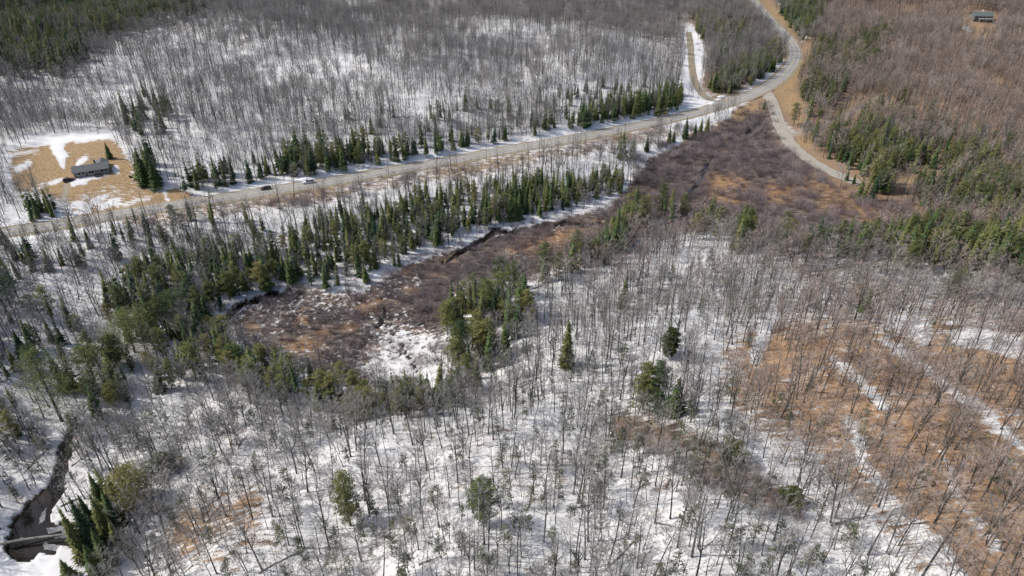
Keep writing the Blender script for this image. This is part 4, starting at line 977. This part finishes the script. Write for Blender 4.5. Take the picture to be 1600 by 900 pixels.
# ------------------------------------------------------------------ vehicles
M['tyre'] = plain('tyre_rubber', (.02,.02,.02), .9); M['rim'] = plain('wheel_rim', (.45,.45,.46), .35, .8, .05)
M['lamp_w'] = plain('headlight_lens', (.7,.7,.68), .2, 0, .05); M['lamp_r'] = plain('tail_light_lens', (.35,.02,.015), .25, 0, .05)
def car(loc, rz, paint, label, cat, L=4.7, W_=1.85, Ht=1.55, pickup=False, name='car'):
    o = root(name, loc, rz, label, cat); B = MB()
    # body: lofted sections along the length (x forward), lower hull
    prof = [(-L/2,.42,.80),(-L/2+.12,.30,.98),(-L*.30,.26,1.02),(L*.12,.24,1.0),(L*.30,.26,.95),(L/2-.18,.30,.82),(L/2,.42,.66)]
    def loft(B, secs):
        n0 = len(B.V); k = 8
        for x, z0, z1, hw in secs:
            for yy_, zz_ in ((-hw*.92,z0),(-hw,z0+.14),(-hw,z1-.16),(-hw*.90,z1),(hw*.90,z1),(hw,z1-.16),(hw,z0+.14),(hw*.92,z0)): B.V.append(Vector((x,yy_,zz_)))
        for i in range(len(secs)-1):
            for j in range(k): B.F.append((n0+i*k+j, n0+(i+1)*k+j, n0+(i+1)*k+(j+1)%k, n0+i*k+(j+1)%k)); B.m.append(0)
        B.F.append(tuple(n0+j for j in range(k))); B.F.append(tuple(n0+(len(secs)-1)*k+j for j in reversed(range(k)))); B.m += [0,0]
    loft(B, [(x, a, b, W_/2*(.93 if abs(x) > L*.45 else 1)) for x, a, b in prof]); B.build('body', paint, o)
    c0, c1 = (-L*.02, L*.22) if pickup else (-L*.44, L*.20)
    G = MB(); loft(G, [(c0,.98,1.02,W_*.44),(c0+.28,.98,Ht-.05,W_*.41),(c1-.85,.98,Ht-.05,W_*.41),(c1,.98,1.0,W_*.44)]); cb = G.build('cabin', M['glass'], o)
    Rf = MB(); Rf.box((c0+.26,-W_*.39,Ht-.06), (c1-.80,W_*.39,Ht)); Rf.build('roof_panel', paint, cb)
    for sx in (-L*.31, L*.32):
        for sy in (-1, 1):
            w = MB(); w.tube([(sx,sy*(W_/2-.16),.34),(sx,sy*(W_/2+.03),.34)], [.34,.34], 14, 0, True); wo = w.build('wheel', M['tyre'], o)
            w = MB(); w.tube([(sx,sy*(W_/2+.028),.34),(sx,sy*(W_/2+.045),.34)], [.2,.2], 10, 0, True); w.build('rim', M['rim'], wo)
    for sy in (-1, 1):
        w = MB(); w.box((L/2-.10,sy*W_*.36-.2,.60), (L/2+.015,sy*W_*.36+.2,.74)); w.build('headlight', M['lamp_w'], o)
        w = MB(); w.box((-L/2-.015,sy*W_*.38-.14,.66), (-L/2+.08,sy*W_*.38+.14,.84)); w.build('tail_light', M['lamp_r'], o)
        w = MB(); w.box((c1-.35,sy*(W_/2+.10)-.10,1.0), (c1-.20,sy*(W_/2+.10)+.10,1.16)); w.build('mirror', paint, o)
    return o
def on_road(px, off):
    i = int(np.argmin(np.abs(project(hp[:,0], hp[:,1], hp[:,2])[0]-px))); d = hp[i+1]-hp[i-1]; a = math.atan2(d[1], d[0])
    return (hp[i,0]-math.sin(a)*off, hp[i,1]+math.cos(a)*off, hp[i,2]+.40), a
M['darkpaint'] = plain('dark_car_paint', (.035,.032,.03), .3, .2, .05); M['silver'] = plain('silver_car_paint', (.62,.63,.65), .3, .1, .05); M['whitepaint'] = plain('white_car_paint', (.72,.72,.72), .3, 0, .04)
l, a = on_road(415, 1.9); car(l, a+math.pi, M['darkpaint'], 'small dark car driving on the highway behind the silver one', 'car', 4.5, 1.8, 1.48)
l, a = on_road(487, 1.9); car(l, a+math.pi, M['silver'], 'silver estate car driving along the highway beside the snowbank', 'car', 5.0, 1.95, 1.72)
g_ = at(108, 283); car(g_+np.array([0,0,.05]), ang+.35, M['darkpaint'], 'dark car parked at the end of the bungalow driveway', 'car', 4.6, 1.85, 1.6)
g_ = at(1163, 3); car(g_+np.array([0,0,.1]), .4, M['whitepaint'], 'white van parked on the dry verge beside the far highway', 'van', 6.0, 2.1, 2.4, name='van')
# garden tractor by the lawn edge
g_ = at(206, 277); tr = root('garden_tractor', g_, .6, 'small dark garden tractor parked at the lawn edge below the tall spruces', 'tractor')
B = MB(); B.box((.2,-.35,.45), (1.25,.35,.95)); B.build('bonnet', M['darkpaint'], tr); B = MB(); B.box((-.75,-.28,.7), (-.3,.28,.82)); B.box((-.85,-.28,.82), (-.73,.28,1.25)); B.build('seat', M['darkwood'], tr)
B = MB(); B.box((-1.0,-.42,.32), (.2,.42,.5)); B.build('chassis', M['darkpaint'], tr)
B = MB(); B.tube([(.15,0,.9),(-.1,0,1.2)], [.03,.03], 6, 0, True); B.build('steering_column', M['darkpaint'], tr)
for sx, rr in ((-.65,.42),(.95,.28)):
    for sy in (-1, 1):
        w = MB(); w.tube([(sx,sy*.42,rr),(sx,sy*.68,rr)], [rr,rr], 12, 0, True); w.build('wheel', M['tyre'], tr)

# ------------------------------------------------------------------ utility poles and wires
M['pole'] = plain('weathered_pole', (.30,.27,.235), .9, 0, .2, 2)
POLES = [(-60,404,'off the edge'),(88,378,''),(262,352,''),(434,309,'beside the two cars'),(608,279,'at the widest strip of roadside snow'),(760,253,'behind the darkest spruces of the belt'),(899,222,'where the belt of spruces ends'),
         (1040,195,'above the short row of spruces'),(1153,174,'beside the driveway mouth'),(1221,140,'at the inside of the highway bend'),(1249,62,'on the dry bank above the bend'),(1228,39,'on the dry bank beyond the bend')]
POLES[0:3] = [(90,346,'between the driveway and the spruce clump'),(226,330,'below the lawn'),(330,313,'at the lawn corner')]
tops = []
for px, py, ph in POLES:
    p = at(px, py); o = root('utility_pole', p, 0, 'wooden utility pole '+ph, 'utility pole', 'utility poles along the highway'); ht = 9.6
    B = MB(); B.tube([(0,0,-.5),(0,0,ht)], [.17,.11], 8, 0, True); B.build('post', M['pole'], o)
    k = int(np.argmin(np.hypot(hp[:,0]-p[0], hp[:,1]-p[1]))); d = hp[min(k+1,len(hp)-1)]-hp[max(k-1,0)]; a = math.atan2(d[1], d[0])+math.pi/2
    cx, sx = math.cos(a), math.sin(a); B = MB(); B.tube([(-cx*.9,-sx*.9,ht-.5),(cx*.9,sx*.9,ht-.5)], [.07,.07], 4, 0, True); arm = B.build('crossarm', M['pole'], o)
    for s in (-.8, .8):
        B = MB(); B.tube([(cx*s,sx*s,ht-.45),(cx*s,sx*s,ht-.2)], [.05,.035], 6, 0, True); B.build('insulator', M['trim'], arm)
    tops.append((p+np.array([0,0,ht]), a))
order = sorted(tops, key=lambda q: int(np.argmin(np.hypot(hp[:,0]-q[0][0], hp[:,1]-q[0][1]))))
for (p, a), (q, b_) in zip(order[:-1], order[1:]):
    for s in (-.8, .8):
        P = Vector(p)+Vector((math.cos(a)*s, math.sin(a)*s, -.2)); Q = Vector(q)+Vector((math.cos(b_)*s, math.sin(b_)*s, -.2)); B = MB()
        B.tube([P.lerp(Q, t)-Vector((0,0,4*t*(1-t)*.9)) for t in (0,.2,.4,.6,.8,1)], [.018]*6, 3); B.build('power_line', M['trim'])
        tag(C.objects[-1], 'power line strung between the utility poles along the highway', 'cable', 'power lines along the highway')

# ------------------------------------------------------------------ snow heaps
M['snow'] = plain('snow_heap', (.82,.82,.83), .9, 0, .06, 2)
def heap(px, py, w, d, h, label):
    p = at(px, py); B = MB(); n, m = 14, 6
    for i in range(m+1):
        rr = 1-i/m
        for j in range(n):
            a = 6.283*j/n; k = 1+.3*(vnoise(np.array([a*1.7]), np.array([i*.5+px]))[0]-.5)
            B.V.append(Vector((math.cos(a)*w*rr*k, math.sin(a)*d*rr*k, h*(1-rr**2)*(1+.3*(vnoise(np.array([a*2.]), np.array([i+px*1.]))[0]-.5))-.15)))
    for i in range(m):
        for j in range(n): B.F.append((i*n+j, i*n+(j+1)%n, (i+1)*n+(j+1)%n, (i+1)*n+j)); B.m.append(0)
    o = B.build('snow_heap', M['snow'], smooth=True); o.location = p; o.rotation_euler = (0,0,.2); tag(o, label, 'snow heap')
heap(1128, 151, 3.2, 1.2, 1.0, 'upper ploughed snow heap beside the driveway mouth'); heap(1123, 156, 3.4, 1.2, .9, 'lower ploughed snow heap beside the driveway mouth')
heap(476, 281, 5, 1.6, 1.2, 'ploughed snow heap on the verge next to the silver car'); heap(1112, 162, 2.2, 1.0, .7, 'small ploughed snow heap where the driveway meets the highway')
